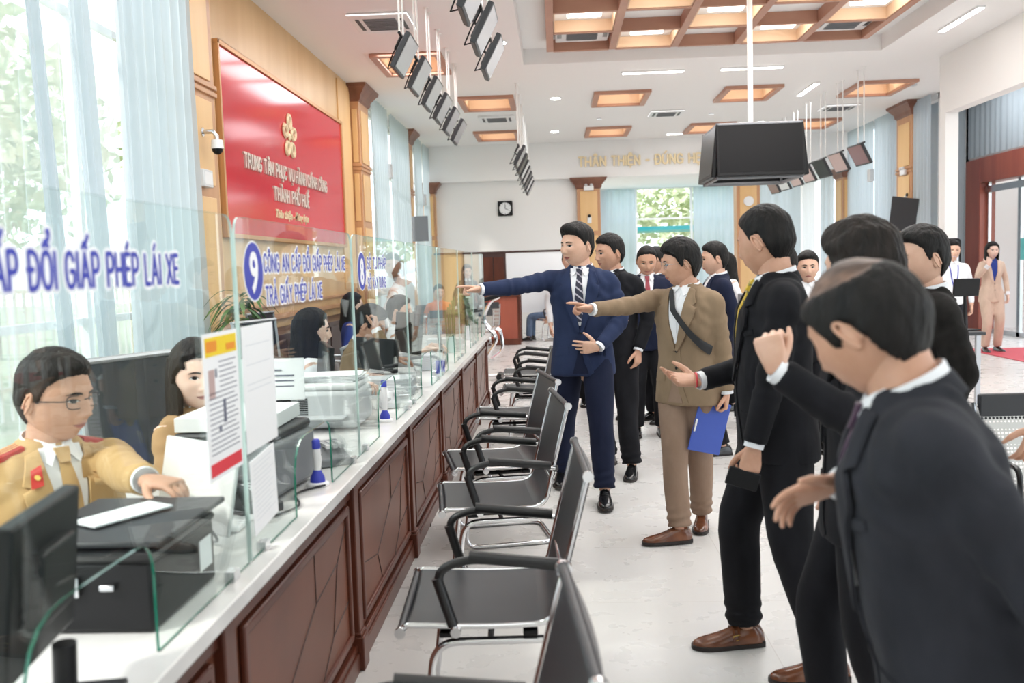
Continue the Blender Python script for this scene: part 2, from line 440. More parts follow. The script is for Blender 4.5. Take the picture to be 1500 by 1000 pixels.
def stroke_text(mb, body, origin, xdir, ydir, h, width=None, wt=.15, depth=.0006, mi=0, gap=.26, align='LEFT', squash=1.):
    """h: capital height; wt: stroke weight relative to h; depth: thickness out of the wall"""
    segs = []; x = 0
    for ch in body:
        bar = ch == 'Đ'; nf = unicodedata.normalize('NFD', 'D' if bar else ch); w, st = GLY[nf[0]]; c = w / 2; mk = nf[1:]
        out = [list(s_) for s_ in st]
        if bar: out.append([(-.12, .52), (.26, .52)])
        circ = '\u0302' in mk
        if circ: out.append([(c - .17, 1.16), (c, 1.30), (c + .17, 1.16)])
        dx, dy = (.20, .16) if circ else (0, 0)
        if '\u0301' in mk: out.append([(c - .04 + dx, 1.18 + dy), (c + .12 + dx, 1.36 + dy)])
        if '\u0300' in mk: out.append([(c + .06 - dx, 1.18 + dy), (c - .12 - dx, 1.36 + dy)])
        if '\u0309' in mk: out.append([(c - .07 + dx, 1.40 + dy), (c + .03 + dx, 1.43 + dy), (c + .07 + dx, 1.34 + dy), (c + dx, 1.27 + dy), (c + dx, 1.19 + dy)])
        if '\u0303' in mk: out.append([(c - .15, 1.18), (c - .05, 1.27), (c + .05, 1.20), (c + .15, 1.30)])
        if '\u0323' in mk: out.append([(c - .02, -.24), (c + .02, -.24)])
        if '\u031b' in mk: out.append([(w - .04, .90), (w + .10, .98), (w + .10, 1.12)])
        for s_ in out: segs.append([(p[0] + x, p[1]) for p in s_])
        x += w + gap
    tot = x - gap; sx = (width / (tot * h)) if width else squash
    off = -tot * sx * h / 2 if align == 'CENTER' else 0
    X = nrm(xdir); Y = nrm(ydir); Z = np.cross(X, Y); o = np.array(origin, float)
    pt = lambda p: o + X * (p[0] * sx * h + off) + Y * (p[1] * h)
    cnt = 0; dp0 = depth
    for s_ in segs:
        P = [pt(p) for p in s_]; r = wt * h / 2
        for a, b in zip(P[:-1], P[1:]):
            cnt += 1; depth = dp0 * (1 + .035 * (cnt % 13))
            d = nrm(b - a); n = np.cross(Z, d); a2, b2 = a - d * r * .75, b + d * r * .75
            q = [a2 + n * r * .55, a + n * r, b + n * r, b2 + n * r * .55, b2 - n * r * .55, b - n * r, a - n * r, a2 - n * r * .55]
            vs = [v + Z * depth for v in q] + [v - Z * depth * .2 for v in q]
            mb.add(vs, [tuple(range(8)), tuple(range(15, 7, -1))] + [(j, 8 + j, 8 + (j + 1) % 8, (j + 1) % 8) for j in range(8)], mi)
# ------------------------------------------------------------------ people
def G(x, z, x0, z0, sx, sz): return np.exp(-((x - x0) / sx) ** 2 - ((z - z0) / sz) ** 2)
def head_dirs(nt, n):
    t = (np.linspace(0, 1, nt) ** 1.25) * PI; ph = np.arange(n) * 2 * PI / n
    d = np.array([[math.sin(a) * math.cos(p), math.cos(a), math.sin(a) * math.sin(p)] for a in t for p in ph])
    fs = [(i * n + j, i * n + (j + 1) % n, (i + 1) * n + (j + 1) % n, (i + 1) * n + j) for i in range(nt - 1) for j in range(n)]
    return d, fs
def skull(d, jaw=1., wid=1.):
    a, b, c = .077 * wid, .098, .118
    x = d[:, 0] * a; y = d[:, 1] * b; z = d[:, 2] * c
    zl = np.clip(-z / c, 0, 1); fr = sstep(y, -.02, .05)
    x = x * (1 - (.30 / jaw) * zl ** 1.7) * (1 + .05 * fr * (1 - zl))
    y = np.where(y < 0, y * (1 - .50 * zl ** 1.2), y * (1 - .05 * zl))
    x = x * (1 + .05 * sstep(z, .0, .07))
    return np.stack([x, y, z], 1)
def face(q, nose=1., smile=0., cheek=1.):
    x, y, z = q[:, 0], q[:, 1].copy(), q[:, 2]; f = sstep(y, .0, .05)
    ax = np.abs(x)
    dy = .004 * G(ax, z, .030, .024, .022, .008) - .012 * G(ax, z, .031, .001, .017, .013) + (.005 * cheek + .004 * smile) * G(ax, z, .043, -.026, .020, .020)
    w = np.interp(z, [-.052, -.045, -.036, -.005, .022], [0, .012, .024, .010, 0]); sg = np.interp(z, [-.044, -.03, .01], [.014, .012, .009])
    dy += nose * w * np.exp(-(x / sg) ** 2) + .009 * nose * G(ax, z, .0145, -.039, .007, .007)
    dy += .004 * G(x, z, 0, -.066, .028, .018) + .0045 * G(x, z, 0, -.060, .020, .0042) + .005 * G(x, z, 0, -.070, .017, .005) - .004 * G(x, z, 0, -.0652, .024, .0018)
    dy += -.003 * G(x, z, 0, -.083, .016, .006) + .008 * G(x, z, 0, -.100, .020, .014)
    q = q.copy(); q[:, 1] = y + dy * f
    return q
HAIR = {
 'short': dict(front=.066, temple=.050, side=-.012, ear=.014, nape=-.070, top=.020, sidet=.006, backt=.009, quiff=.004),
 'quiff': dict(front=.064, temple=.048, side=-.005, ear=.018, nape=-.060, top=.026, sidet=.004, backt=.008, quiff=.018),
 'full': dict(front=.058, temple=.040, side=-.020, ear=.006, nape=-.078, top=.026, sidet=.012, backt=.014, quiff=.008),
 'crew': dict(front=.068, temple=.052, side=-.002, ear=.018, nape=-.066, top=.015, sidet=.004, backt=.006, quiff=.002),
 'wavy': dict(front=.058, temple=.040, side=-.020, ear=.004, nape=-.080, top=.034, sidet=.020, backt=.022, quiff=.01),
 'bald': dict(front=.060, temple=.030, side=-.025, ear=.004, nape=-.082, top=.012, sidet=.010, backt=.014, quiff=0),
 'receding': dict(front=.088, temple=.060, side=-.010, ear=.012, nape=-.065, top=.014, sidet=.005, backt=.008, quiff=.0),
 'long': dict(front=.074, temple=.050, side=-.03, ear=-.03, nape=-.09, top=.020, sidet=.014, backt=.018, quiff=0),
}
def hair_mesh(style, nt, n, jaw, wid, seed=0):
    h = HAIR[style]; d, fs = head_dirs(nt, n); q = skull(d, jaw, wid)
    y, z = q[:, 1], q[:, 2]
    zl = np.interp(y, [-.1, -.05, -.034, -.02, -.006, .006, .014, .026, .040, .062, .09],
                   [h['nape'], h['nape'], h['ear'] - .03, h['ear'], h['ear'] + .006, h['side'] + .012, h['side'], h['side'] + .02, h['temple'] - .012, h['temple'] + .006, h['front']])
    if style == 'long': zl = np.where(np.abs(q[:, 0]) > .055, np.minimum(zl, .0 + .03 * sstep(y, .02, .06)), zl)
    nz = np.array([noise.noise(Vector((p[0] * 60 + seed, p[1] * 60, p[2] * 60))) for p in q])
    m = sstep(z - zl + nz * .004, 0, .009)
    up = sstep(z, .02, .09); bk = sstep(-y, .01, .06)
    th = h['sidet'] * (1 - up) * (1 - bk) + h['backt'] * bk * (1 - up) + h['top'] * up
    th = th + h['quiff'] * sstep(y, .03, .075) * sstep(z, .05, .085)
    if style == 'wavy':
        th = th + .010 * np.array([noise.noise(Vector((p[0] * 28 + seed, p[1] * 28, p[2] * 28))) for p in q])
    st = np.array([noise.noise(Vector((p[0] * 130 + seed, p[1] * 28, p[2] * 40))) for p in q])
    th = th * (1 + .10 * st) + .0012 * st
    ctr = V(0, -.01, .0); nv = q - ctr; nv /= np.linalg.norm(nv, axis=1)[:, None]
    off = -.007 + (th + .007) * m
    if style == 'bald':
        crown = sstep(z, .060, .085) * sstep(y, -.085, -.05)
        off = off * (1 - crown) + (.0022 + .0012 * nz) * crown
    return q + nv * off[:, None], fs, (crown if style == 'bald' else None)

PRE = {  # curl angles for index, middle, ring, little; thumb in; spread
 'point': ((4, 6, 4), (60, 85, 50), (66, 88, 50), (68, 88, 50), .55, .0),
 'flat': ((6, 8, 6), (8, 10, 6), (10, 10, 8), (12, 12, 8), .15, .09),
 'open': ((10, 14, 10), (18, 20, 14), (24, 24, 16), (26, 26, 16), .05, .05),
 'relaxed': ((22, 28, 18), (30, 34, 20), (36, 38, 22), (40, 40, 24), .25, .02),
 'grip': ((48, 60, 34), (54, 62, 36), (58, 62, 36), (62, 60, 36), .6, 0),
 'fist': ((64, 86, 50), (68, 88, 52), (70, 88, 52), (70, 88, 50), .75, 0),
 'spread': ((4, 8, 6), (10, 14, 8), (22, 26, 14), (30, 34, 18), .0, .10),
 'pinch': ((35, 40, 20), (44, 48, 26), (56, 60, 30), (64, 60, 34), .5, .03),
}
def rot_about(v, axis, a):
    axis = nrm(axis); return v * math.cos(a) + np.cross(axis, v) * math.sin(a) + axis * (axis @ v) * (1 - math.cos(a))
def hand_mb(W, f, n, side, preset, fine=True, sc=1., arm=None):
    """hand at wrist W: f finger direction, n palm normal; returns verts, faces"""
    f = nrm(f); n = nrm(np.asarray(n, float) - f * (np.asarray(n, float) @ f)); t = np.cross(f, n) * (1 if side == 'R' else -1)
    mb = MB(); N = 12; an = np.arange(N) * 2 * PI / N
    def ring(c, w, d, e=.8):
        return c + (np.sign(np.cos(an)) * np.abs(np.cos(an)) ** e)[:, None] * t * w + (np.sign(np.sin(an)) * np.abs(np.sin(an)) ** e)[:, None] * n * d
    b = -f if arm is None else nrm(arm)
    rings = [ring(W + b * .06, .027, .021, 1), ring(W + b * .02, .027, .019, 1), ring(W, .027, .018), ring(W + f * .03, .034, .017), ring(W + f * .065, .041, .0145), ring(W + f * .088, .041, .0125), ring(W + f * .098, .036, .009)]
    mb.loft([r for r in rings])
    c = PRE[preset]; Ls = (.072, .080, .075, .060); offs = (.031, .0105, -.0105, -.0305); sp = c[5]
    for i in range(4):
        base = W + f * (.088 - (.006 if i == 3 else 0) - (.002 if i == 0 else 0)) + t * offs[i]
        d = nrm(f + t * sp * (1.5 - i)); ax = np.cross(d, n); P = [base - d * .012, base]; p = base
        for k, fr in enumerate((.45, .31, .24)):
            d = rot_about(d, ax, rad(c[i][k])); p = p + d * Ls[i] * fr * sc; P.append(p)
        r = .0092 if i < 3 else .0082
        Q = bezr(P, .008, 4); m = len(Q)
        rr = np.interp(np.linspace(0, 1, m), [0, .5, .85, 1], [r * 1.02, r * .95, r * .84, r * .55])
        mb.tube(Q, rr, 9 if fine else 6)
        mb.ball(Q[-1] - d * .001, r * .62, 8, 5)
    k = c[4]; p = W + f * .022 + t * .022 + n * .004
    d = nrm(f * (.62 + .1 * k) + t * (.80 - .55 * k) + n * (.12 + .55 * k)); P = [p - d * .01, p]
    for j, L in enumerate((.044, .032, .026)):
        p = p + d * L; P.append(p); d = nrm(d + (f * .35 - t * .25 * k + n * .12 * k) * .8)
    Q = bezr(P, .01, 4); mb.tube(Q, np.interp(np.linspace(0, 1, len(Q)), [0, .35, .8, 1], [.015, .0125, .0105, .006]), 9 if fine else 6)
    mb.ball(P[2], .012, 8, 6)
    if fine:
        vs, fs, nr = remesh(mb, .0028, 3); return vs, fs
    return np.vstack(mb.v), mb.f
def ik(a, c, l1, l2, pole):
    a = np.array(a, float); c = np.array(c, float); d = c - a; D = np.linalg.norm(d)
    if D > (l1 + l2) * .999: d = d / D * (l1 + l2) * .999; D = np.linalg.norm(d); c = a + d
    u = d / D; x = (l1 * l1 - l2 * l2 + D * D) / (2 * D); h = math.sqrt(max(l1 * l1 - x * x, 1e-8))
    p = np.array(pole, float); p = nrm(p - u * (p @ u))
    return a + u * x + p * h, c

SUIT = [(.785, .196, .130, .0), (.86, .192, .130, .0), (.96, .182, .122, 0), (1.06, .170, .114, 0), (1.16, .174, .116, 0), (1.27, .188, .122, 0), (1.35, .194, .114, -.004), (1.408, .186, .094, -.010), (1.440, .148, .078, -.014), (1.466, .095, .068, -.016), (1.483, .070, .058, -.014)]
SHIRT = [(.90, .165, .118, .0), (1.0, .168, .115, 0), (1.10, .168, .112, 0), (1.2, .178, .116, 0), (1.29, .185, .117, 0), (1.36, .185, .108, -.004), (1.405, .172, .092, -.010), (1.438, .128, .075, -.014), (1.466, .085, .062, -.016), (1.482, .062, .056, -.014)]
class Person:
    def __init__(s, label, loc, yaw, H=1.70, skin='skin', lean=0, side=0, twist=0, fat=1., belly=0., seat=None, fine=True, head_yaw=0, head_pitch=0, head_roll=0, wid=1., jaw=1.1, group=None, female=False, shw=1.):
        s.k = H / 1.72; s.loc = V(*loc); s.yaw = rad(yaw); s.Rw = rotm(rz=s.yaw)
        s.lean, s.side, s.twist = rad(lean), rad(side), rad(twist); s.fat = fat; s.belly = belly; s.seat = seat; s.fine = fine
        s.skin = skin; s.female = female; s.wid = wid; s.jaw = jaw; s.shw = shw * (.88 if female else 1)
        s.body = MB(); s.label = label; s.kids = []
        s.top = None; s.Hrot = None
        nb = s.bend(V(0, -.012, 1.475))[0]; up = s.bend(V(0, -.012, 1.485))[0] - nb
        R = rotm(rz=rad(head_yaw)) @ rotm(rx=rad(head_pitch), ry=rad(head_roll))
        s.hR = R * 1.11; s.neck = nb
        s.hc = nb + nrm(nrm(up) * .45 + R @ V(0, .18, 1) * .55) * .126 + R @ V(0, .016, 0)
        s.joints = {}
    def w2l(s, p): return (s.Rw.T @ (np.array(p, float) - s.loc)) / s.k
    def wd(s, d): return s.Rw.T @ np.array(d, float)
    def bend(s, p):
        p = np.atleast_2d(np.array(p, float)).copy()
        w = sstep(p[:, 2], .84, 1.10)
        a = s.twist * w; x = p[:, 0] * np.cos(a) - p[:, 1] * np.sin(a); y = p[:, 0] * np.sin(a) + p[:, 1] * np.cos(a); z = p[:, 2] - .95
        a = -s.lean * w; y, z = y * np.cos(a) - z * np.sin(a), y * np.sin(a) + z * np.cos(a)
        a = s.side * w; x, z = x * np.cos(a) + z * np.sin(a), -x * np.sin(a) + z * np.cos(a)
        z = z + .95 - ((.93 - s.seat / s.k) if s.seat is not None else 0)
        return np.stack([x, y, z], 1)
    def place(s, mb_or_v):
        return np.asarray(mb_or_v) * s.k
    # --- head
    def head(s, hair='short', hairm='hair_black', glasses=None, smile=0., nose=1., brow=1., lips='lip', eyes=1., teeth=False, cheek=1.):
        nt, n = (64, 96) if s.fine else (34, 44)
        d, fs = head_dirs(nt, n); q = face(skull(d, s.jaw, s.wid), nose, smile, cheek)
        hm = MB(); hm.add(q, fs); me = hm.mesh('h', ['skin'], 0, False); bvh = BVHTree.FromPolygons([Vector(v) for v in q], fs)
        b = MB(); b.add(q, fs, 0)
        tf = lambda u, v: ((u, .3, v), (0, -1, 0)); nn = 12 if s.fine else 7
        for sx in (-1, 1):
            X = lambda pts: [(sx * x, z) for x, z in pts]
            up = X([(.0165, -.0005), (.023, .0052 * eyes), (.031, .0068 * eyes), (.039, .0052 * eyes), (.0455, .0015)]); lo = X([(.0165, -.0005), (.023, -.0036 * eyes), (.031, -.0048 * eyes), (.039, -.0032 * eyes), (.0455, .0015)])
            strip(bvh, up, lo, tf, .0010, .001, nn, 5, b, 1)
            ir = [(sx * .0305 + .0052 * math.cos(t), .0008 + min(.0052, .0052 * eyes) * math.sin(t)) for t in np.linspace(PI, 0, 7)]
            il = [(sx * .0305 + .0052 * math.cos(t), .0008 - min(.0050, .0046 * eyes) * math.sin(t)) for t in np.linspace(PI, 0, 7)]
            strip(bvh, ir, il, tf, .0017, .001, 7, 4, b, 2)
            strip(bvh, [(x, z + .0014) for x, z in up], [(x, z - .0006) for x, z in up], tf, .0024, .0015, nn, 3, b, 2)
            strip(bvh, [(x * 1.0, z + .0062) for x, z in up], [(x, z + .0018) for x, z in up], tf, .0022, .002, nn, 3, b, 0)
            strip(bvh, X([(.012, .0195), (.022, .0225 + .001 * brow), (.034, .0235 + .001 * brow), (.049, .0175)]), X([(.012, .0150), (.022, .0168), (.034, .0178), (.049, .0165)]), tf, .0012, .001, nn, 4, b, 4)
            # ear
            c = V(sx * .0755 * s.wid, -.012, -.006); R = rotm(rz=sx * rad(-14)) @ rotm(rx=rad(-8))
            b.ball(c, (.0075, .0165, .029), 12, 9, 0, R)
            t = np.linspace(-.9, 3.9, 14); ear = np.array([c + R @ V(sx * .0055, -math.cos(a + 1.2) * .0165 - .001, math.sin(a + .35) * .0285) for a in t])
            b.tube(ear, .0042, 6, 0)
        m = .004 * smile
        ulip = [(-.0235 - m, -.0652 + m), (-.012, -.0612), (-.004, -.0588), (0, -.0598), (.004, -.0588), (.012, -.0612), (.0235 + m, -.0652 + m)]
        mid = [(-.0235 - m, -.0652 + m), (-.012, -.0655 - m * .2), (0, -.0655 - m * .4), (.012, -.0655 - m * .2), (.0235 + m, -.0652 + m)]
        llip = [(-.0235 - m, -.0652 + m), (-.012, -.0718 - m * .7), (0, -.0742 - m), (.012, -.0718 - m * .7), (.0235 + m, -.0652 + m)]
        strip(bvh, ulip, mid, tf, .0010, .001, nn, 4, b, 3); strip(bvh, mid, llip, tf, .0012, .001, nn, 4, b, 3)
        if teeth:
            strip(bvh, [(x * .8, z + .0005) for x, z in mid], [(x * .8, z - .005) for x, z in [(-.0235, -.0645), (-.012, -.0655), (0, -.0665), (.012, -.0655), (.0235, -.0645)]], tf, .0024, .001, nn, 3, b, 5)
        else:
            strip(bvh, [(x, z + .0006) for x, z in mid], [(x, z - .0004) for x, z in mid], tf, .0016, .001, nn, 3, b, 2)
        vs = np.vstack(b.v) @ s.hR.T + s.hc
        s.body.add(vs, b.f, 0); s.body.m[-len(b.f):] = b.m
        # neck
        nb = s.neck; t0 = s.hc + s.hR @ V(0, -.020, -.055); lo = nb + nrm(nb - t0) * .05
        r = .050 if s.female else .059 * s.fat ** .5
        s.body.tube(np.array([lo, nb, nb * .5 + t0 * .5, t0, t0 + nrm(t0 - nb) * .03]), [r * 1.15, r * 1.05, r * .97, r * .96, r * .9], 20, 0)
        # hair
        hv, hf, crown = hair_mesh(hair, nt if s.fine else 36, n, s.jaw, s.wid, sum(map(ord, s.label)) % 17)
        hb = MB(); hb.add(hv, hf, 0)
        if crown is not None:
            hb.m = [1 if np.mean([crown[i] for i in f]) > .5 else 0 for f in hf]
        if hair == 'long':
            rings = []; K = 26
            for zz, ex in ((.07, 1.02), (.02, 1.12), (-.04, 1.15), (-.10, 1.12), (-.16, 1.15), (-.22, 1.12), (-.27, .9)):
                aa = np.linspace(rad(-128 if zz < -.0 else -105), rad(128 if zz < 0 else 105), K); ra, rb = .083 * ex, .088 * ex
                o = [(ra * math.sin(a), -rb * math.cos(a) - .012 - .02 * sstep(-zz, 0, .2), zz) for a in aa]
                i = [((ra - .022) * math.sin(a), -(rb - .022) * math.cos(a) - .012 - .02 * sstep(-zz, 0, .2), zz) for a in aa[::-1]]
                w = np.array(o + i); w[:, 0] += .003 * np.sin(np.arange(len(w)) * 2.3); w[:, 1] += .003 * np.cos(np.arange(len(w)) * 2.9); rings.append(w)
            hb.loft(rings)
        v = np.vstack(hb.v) @ s.hR.T + s.hc; s.kids.append(('hair', v, hb.f, hb.m, [hairm, 'hair_thin'], 60, None))
        if glasses:
            g = MB(); gm = MB()
            for sx in (-1, 1):
                w, h = .0255, .0175; pts = [(sx * .0335 + w * c * (1 - .12 * abs(c2)),   .101 - .008 * abs(c) - .006 * c * c, -.0005 + h * c2) for c, c2 in [(max(-1, min(1, 1.25 * math.cos(a))), max(-1, min(1, 1.2 * math.sin(a)))) for a in np.linspace(0, 2 * PI, 25)]]
                g.tube(np.array(pts), .0014 if glasses != 'thin' else .0009, 6)
                gm.add(np.array(pts[:-1]), [tuple(range(len(pts) - 1))])
                g.tube([(sx * .058, .088, .004), (sx * .072, .080, .004), (sx * .083, .0, .002), (sx * .080, -.02, -.012)], .0015 if glasses != 'thin' else .001, 6)
            g.tube([(-.010, .101, .004), (0, .104, .006), (.010, .101, .004)], .0014, 6)
            s.kids.append(('glasses', np.vstack(g.v) @ s.hR.T + s.hc, g.f, g.m, ['plastic_black' if glasses != 'thin' else 'chrome_soft'], 60, None))
            s.kids.append(('lens', np.vstack(gm.v) @ s.hR.T + s.hc, gm.f, gm.m, ['lens_glass'], 60, 'glasses'))
    # --- arms: returns and stores joints
    def arm(s, side, wrist=None, pole=(0, -.5, -1), f=(0, 0, -1), n=None, pre='relaxed', world=True, show=True):
        sx = 1 if side == 'R' else -1
        sh = s.bend(V(sx * .166 * s.shw * (1 + (s.fat - 1) * .5), -.008, 1.396))[0]
        if wrist is None:
            wr = s.bend(V(sx * (.235 + .05 * (s.fat - 1)), .035, .90))[0]; world = True; n_ = s.Rw @ V(-sx, 0, 0); f_ = s.Rw @ V(0, .10, -1)
            n = n_ if n is None else n; f = f_ if tuple(f) == (0, 0, -1) else f
        else: wr = s.w2l(wrist) if world else np.array(wrist, float)
        pl = s.wd(pole) if world else np.array(pole, float)
        if wrist is None: pl = V(sx * .6, -1, 0)
        e, w = ik(sh, wr, .285, .262, pl)
        f = s.wd(f) if world else np.array(f, float); n = (0, 0, -1) if n is None else n; n = s.wd(n) if world else np.array(n, float)
        if show:
            hv, hf = hand_mb(w, f, n, side, pre, s.fine, arm=nrm(e - w)); s.body.add(hv, hf, 0)
            s.body.tube([e * .4 + w * .6, e * .2 + w * .8, w + nrm(w - e) * .005], [.033, .029, .026], 14, 0)
        s.joints[side] = (sh, e, w, f, n)
        return w
    def upper(s, mat, kind='suit', sleeve='long', cuff='shirt_white', sr=1., wr_amp=.0050, hem=None, name='jacket', cutout=True):
        sec = [list(r) for r in (SUIT if kind in ('suit', 'coat') else SHIRT)]
        if hem is not None: sec[0][0] = hem
        mb = MB(); N = 36; an = np.arange(N) * 2 * PI / N; e = .82; rings = []
        for z, w, d, oy in sec:
            fw = s.fat if z < 1.36 else 1 + (s.fat - 1) * .5
            w2 = w * fw * (s.shw if z > 1.1 else 1); d2 = d * fw
            if s.female: w2 *= np.interp(z, [.78, .9, 1.08, 1.2, 1.4], [.98, .95, .82, .92, 1]);
            bl = s.belly * math.exp(-((z - 1.05) / .14) ** 2)
            c = np.cos(an); q = np.sin(an)
            x = np.sign(c) * np.abs(c) ** e * w2; y = np.sign(q) * np.abs(q) ** e * d2
            y = y + oy + np.where(y > 0, bl, bl * .2) * np.abs(q)
            if s.female: y = y + np.where(q > 0, 1, 0) * .022 * math.exp(-((z - 1.25) / .06) ** 2) * np.exp(-((np.abs(x) - .075) / .06) ** 2)
            rings.append(s.bend(np.stack([x, y, np.full(N, z)], 1)))
        mb.loft(rings)
        for sd, (sh, el, w, f, n) in s.joints.items():
            sx = 1 if sd == 'R' else -1
            inn = s.bend(V(sx * .10, -.006, 1.385))[0]
            P = [inn, sh, el, w - nrm(w - el) * (.012 if sleeve == 'long' else 0)]
            if sleeve == 'short': P = [inn, sh, sh * .25 + el * .75]
            Q = bezr(P, .07, 6); L = np.r_[0, np.cumsum(np.linalg.norm(np.diff(Q, axis=0), axis=1))]; L /= L[-1]
            k = sr * (1 + (s.fat - 1) * .6) * (1 if kind != 'shirt' else .9) * (.86 if s.female else 1)
            rr = np.interp(L, [0, .16, .3, .6, 1], [.060, .060, .057, .050, .042 if kind != 'shirt' else .037]) * k
            mb.tube(Q, rr, 20)
        vs, fs, nr = remesh(mb, .010 if s.fine else .016, 4)
        if s.fine:
            A = np.empty(len(vs)); sd = len(s.label)
            for i, p in enumerate(vs):
                A[i] = noise.noise(Vector((p[0] * 8 + sd, p[1] * 8, p[2] * 4.5))) + .6 * abs(noise.noise(Vector((p[0] * 15, p[1] * 15 + sd, p[2] * 13))))
            amp = np.full(len(vs), wr_amp)
            for sdd, (sh, el, w, f, n) in s.joints.items():
                dist = np.linalg.norm(vs - el, axis=1); amp = amp + .0065 * np.exp(-(dist / .09) ** 2)
                dsh = np.linalg.norm(vs - sh, axis=1)
                fold = np.sin(dist * 150 + 2.5 * A) * .0055 * np.exp(-(dist / .085) ** 2) + np.sin(dsh * 95 + 2 * A) * .0042 * np.exp(-((dsh - .12) / .07) ** 2)
                vs = vs + nr * fold[:, None]
            vs = vs + nr * (A * amp)[:, None]
        s.bvh = BVHTree.FromPolygons([Vector(v) for v in vs], fs)
        s.kids.append((name, vs, fs, [0] * len(fs), [mat], 180, None)); s.upname = name
        # cuffs
        if sleeve == 'long' and cuff and kind != 'coat':
            for sd, (sh, el, w, f, n) in s.joints.items():
                d = nrm(w - el); c = MB(); c.tube([w - d * .05, w - d * .012, w + d * .006, w + d * .006, w - d * .03], [.036, .036, .0355, .0325, .032], 18, 0, caps=False)
                s.kids.append(('shirt_cuff', np.vstack(c.v), c.f, c.m, [cuff], 60, None))
    def tf(s, u, v):
        a = s.bend(V(u, .215 + s.belly, v))[0]; b = s.bend(V(u, -.2, v))[0]
        return a, b - a
    def dec(s, name, A, B, mat, off=.004, th=.003, nu=16, nv=6, parent='jacket'):
        m = strip(s.bvh, A, B, s.tf, off, th, nu, nv); s.kids.append((name, np.vstack(m.v), m.f, m.m, [mat], 60, parent))
    def disc(s, name, u, v, r, mat, off=.004, th=.003, parent='jacket'):
        t = np.linspace(PI, 0, 9); A = [(u + r * math.cos(a), v + r * math.sin(a)) for a in t]; B = [(u + r * math.cos(a), v - r * math.sin(a)) for a in t]
        s.dec(name, A, B, mat, off, th, 9, 5, parent)
    def collar(s, mat='shirt_white', jm=None, r=.070):
        """shirt collar band round the neck and the folded points; jacket collar behind"""
        def band(z0, z1, r0, r1, a0, a1, drop, th, N=30):
            rings = []
            for k in range(N + 1):
                a = a0 + (a1 - a0) * k / N; fx, fy = math.sin(a), -math.cos(a); dz = drop * (1 - math.cos(a)) / 2
                pts = [(fx * r0, fy * r0 * .98 - .013, z0 - dz), (fx * r1, fy * r1 * .98 - .013, z1 - dz), (fx * (r1 + th), fy * (r1 + th) * .98 - .013, z1 - dz - .001), (fx * (r0 + th * 1.6), fy * (r0 + th * 1.6) * .98 - .013, z0 - dz)]
                rings.append(s.bend(np.array(pts)))
            m = MB(); m.loft(rings); return m
        f = (.86 if s.female else s.fat ** .5)
        m = band(1.455, 1.507, r * 1.06 * f, r * .97 * f, rad(-172), rad(172), .034, .004)
        for sx in (-1, 1):
            A = s.bend(np.array([(sx * .006, .060 * f, 1.462), (sx * .030, .046 * f, 1.476), (sx * .052, .02, 1.488)])); B = s.bend(np.array([(sx * .040, .092, 1.415), (sx * .060, .070, 1.432), (sx * .074, .035, 1.450)]))
            top = []; 
            for a, b in zip(A, B): top += [a, b]
            top = np.array(top); d = s.bend(V(0, .5, 1.45))[0] - s.bend(V(0, 0, 1.45))[0]; d = nrm(d) * .005
            m.add(np.vstack([top + d, top - d * .2]), [(0, 1, 3, 2), (2, 3, 5, 4), (6, 8, 9, 7), (8, 10, 11, 9), (0, 6, 7, 1), (1, 7, 9, 3), (3, 9, 11, 5), (4, 5, 11, 10), (2, 4, 10, 8), (0, 2, 8, 6)])
        s.kids.append(('shirt_collar', np.vstack(m.v), m.f, m.m, [mat], 50, None))
        if jm:
            m = band(1.448, 1.488, .086 * f, .074 * f, rad(-118), rad(118), .022, .006)
            s.kids.append(('coat_collar', np.vstack(m.v), m.f, m.m, [jm], 50, s.upname))
    def suit_front(s, jm, tm=None, tie=None, shirt='shirt_white', btn='plastic_black', vz=1.10, pocket=True, opening=None):
        k = s.shw
        inner = [(.058, 1.465), (.054, 1.40), (.034, 1.25), (.006, vz + .025)]
        m_ = lambda P: [(-x, z) for x, z in P]
        s.dec('shirt', m_(inner), inner, shirt, .004, .004, 24, 10, None)
        if tie:
            wd_ = [(.017, 1.448), (.015, 1.425), (.024, 1.33), (.030, 1.22), (.014, vz + .05)]
            s.dec('tie', m_(wd_), wd_, tie, .010, .005, 20, 6, None)
            kn = [(.021, 1.462), (.019, 1.445), (.013, 1.422)]
            s.dec('tie_knot', m_(kn), kn, tie, .020, .010, 6, 6, 'tie')
        else:
            s.dec('placket', [(-.009, 1.43), (-.009, vz + .03)], [(.009, 1.43), (.009, vz + .03)], shirt, .0065, .002, 16, 3, 'shirt')
        for sx in (-1, 1):
            I = [(sx * x, z) for x, z in [(.062, 1.462), (.058, 1.40), (.036, 1.25), (.000, vz - .012)]]
            O = [(sx * x, z) for x, z in [(.094, 1.448), (.110, 1.405), (.122, 1.372), (.100, 1.366), (.128, 1.350), (.118, 1.30), (.070, 1.19), (.016, vz - .02)]]
            s.dec('lapel', I, O, jm, .016 if sx < 0 else .014, .009, 28, 7, s.upname)
            if pocket: s.dec('pocket_flap', [(sx * .075, .975), (sx * .165, .965)], [(sx * .075, .925), (sx * .165, .915)], jm, .006, .004, 8, 5, s.upname)
        if pocket: s.dec('breast_pocket', [(-.075, 1.275), (-.150, 1.285)], [(-.075, 1.255), (-.150, 1.265)], jm, .0055, .004, 8, 4, s.upname)
        # overlapping front edge
        s.dec('front_edge', [(-.004, vz - .01), (-.006, .96), (-.03, .86), (-.07, .80)], [(-.03, vz + .0), (-.04, .96), (-.06, .88), (-.085, .81)], jm, .0065, .005, 20, 4, s.upname)
        if opening: s.dec('trouser_gap', [(.0, .985), (-.022, .90), (-.050, .805)], [(.006, .985), (.024, .90), (.050, .805)], opening, .0035, .003, 12, 6, s.upname)
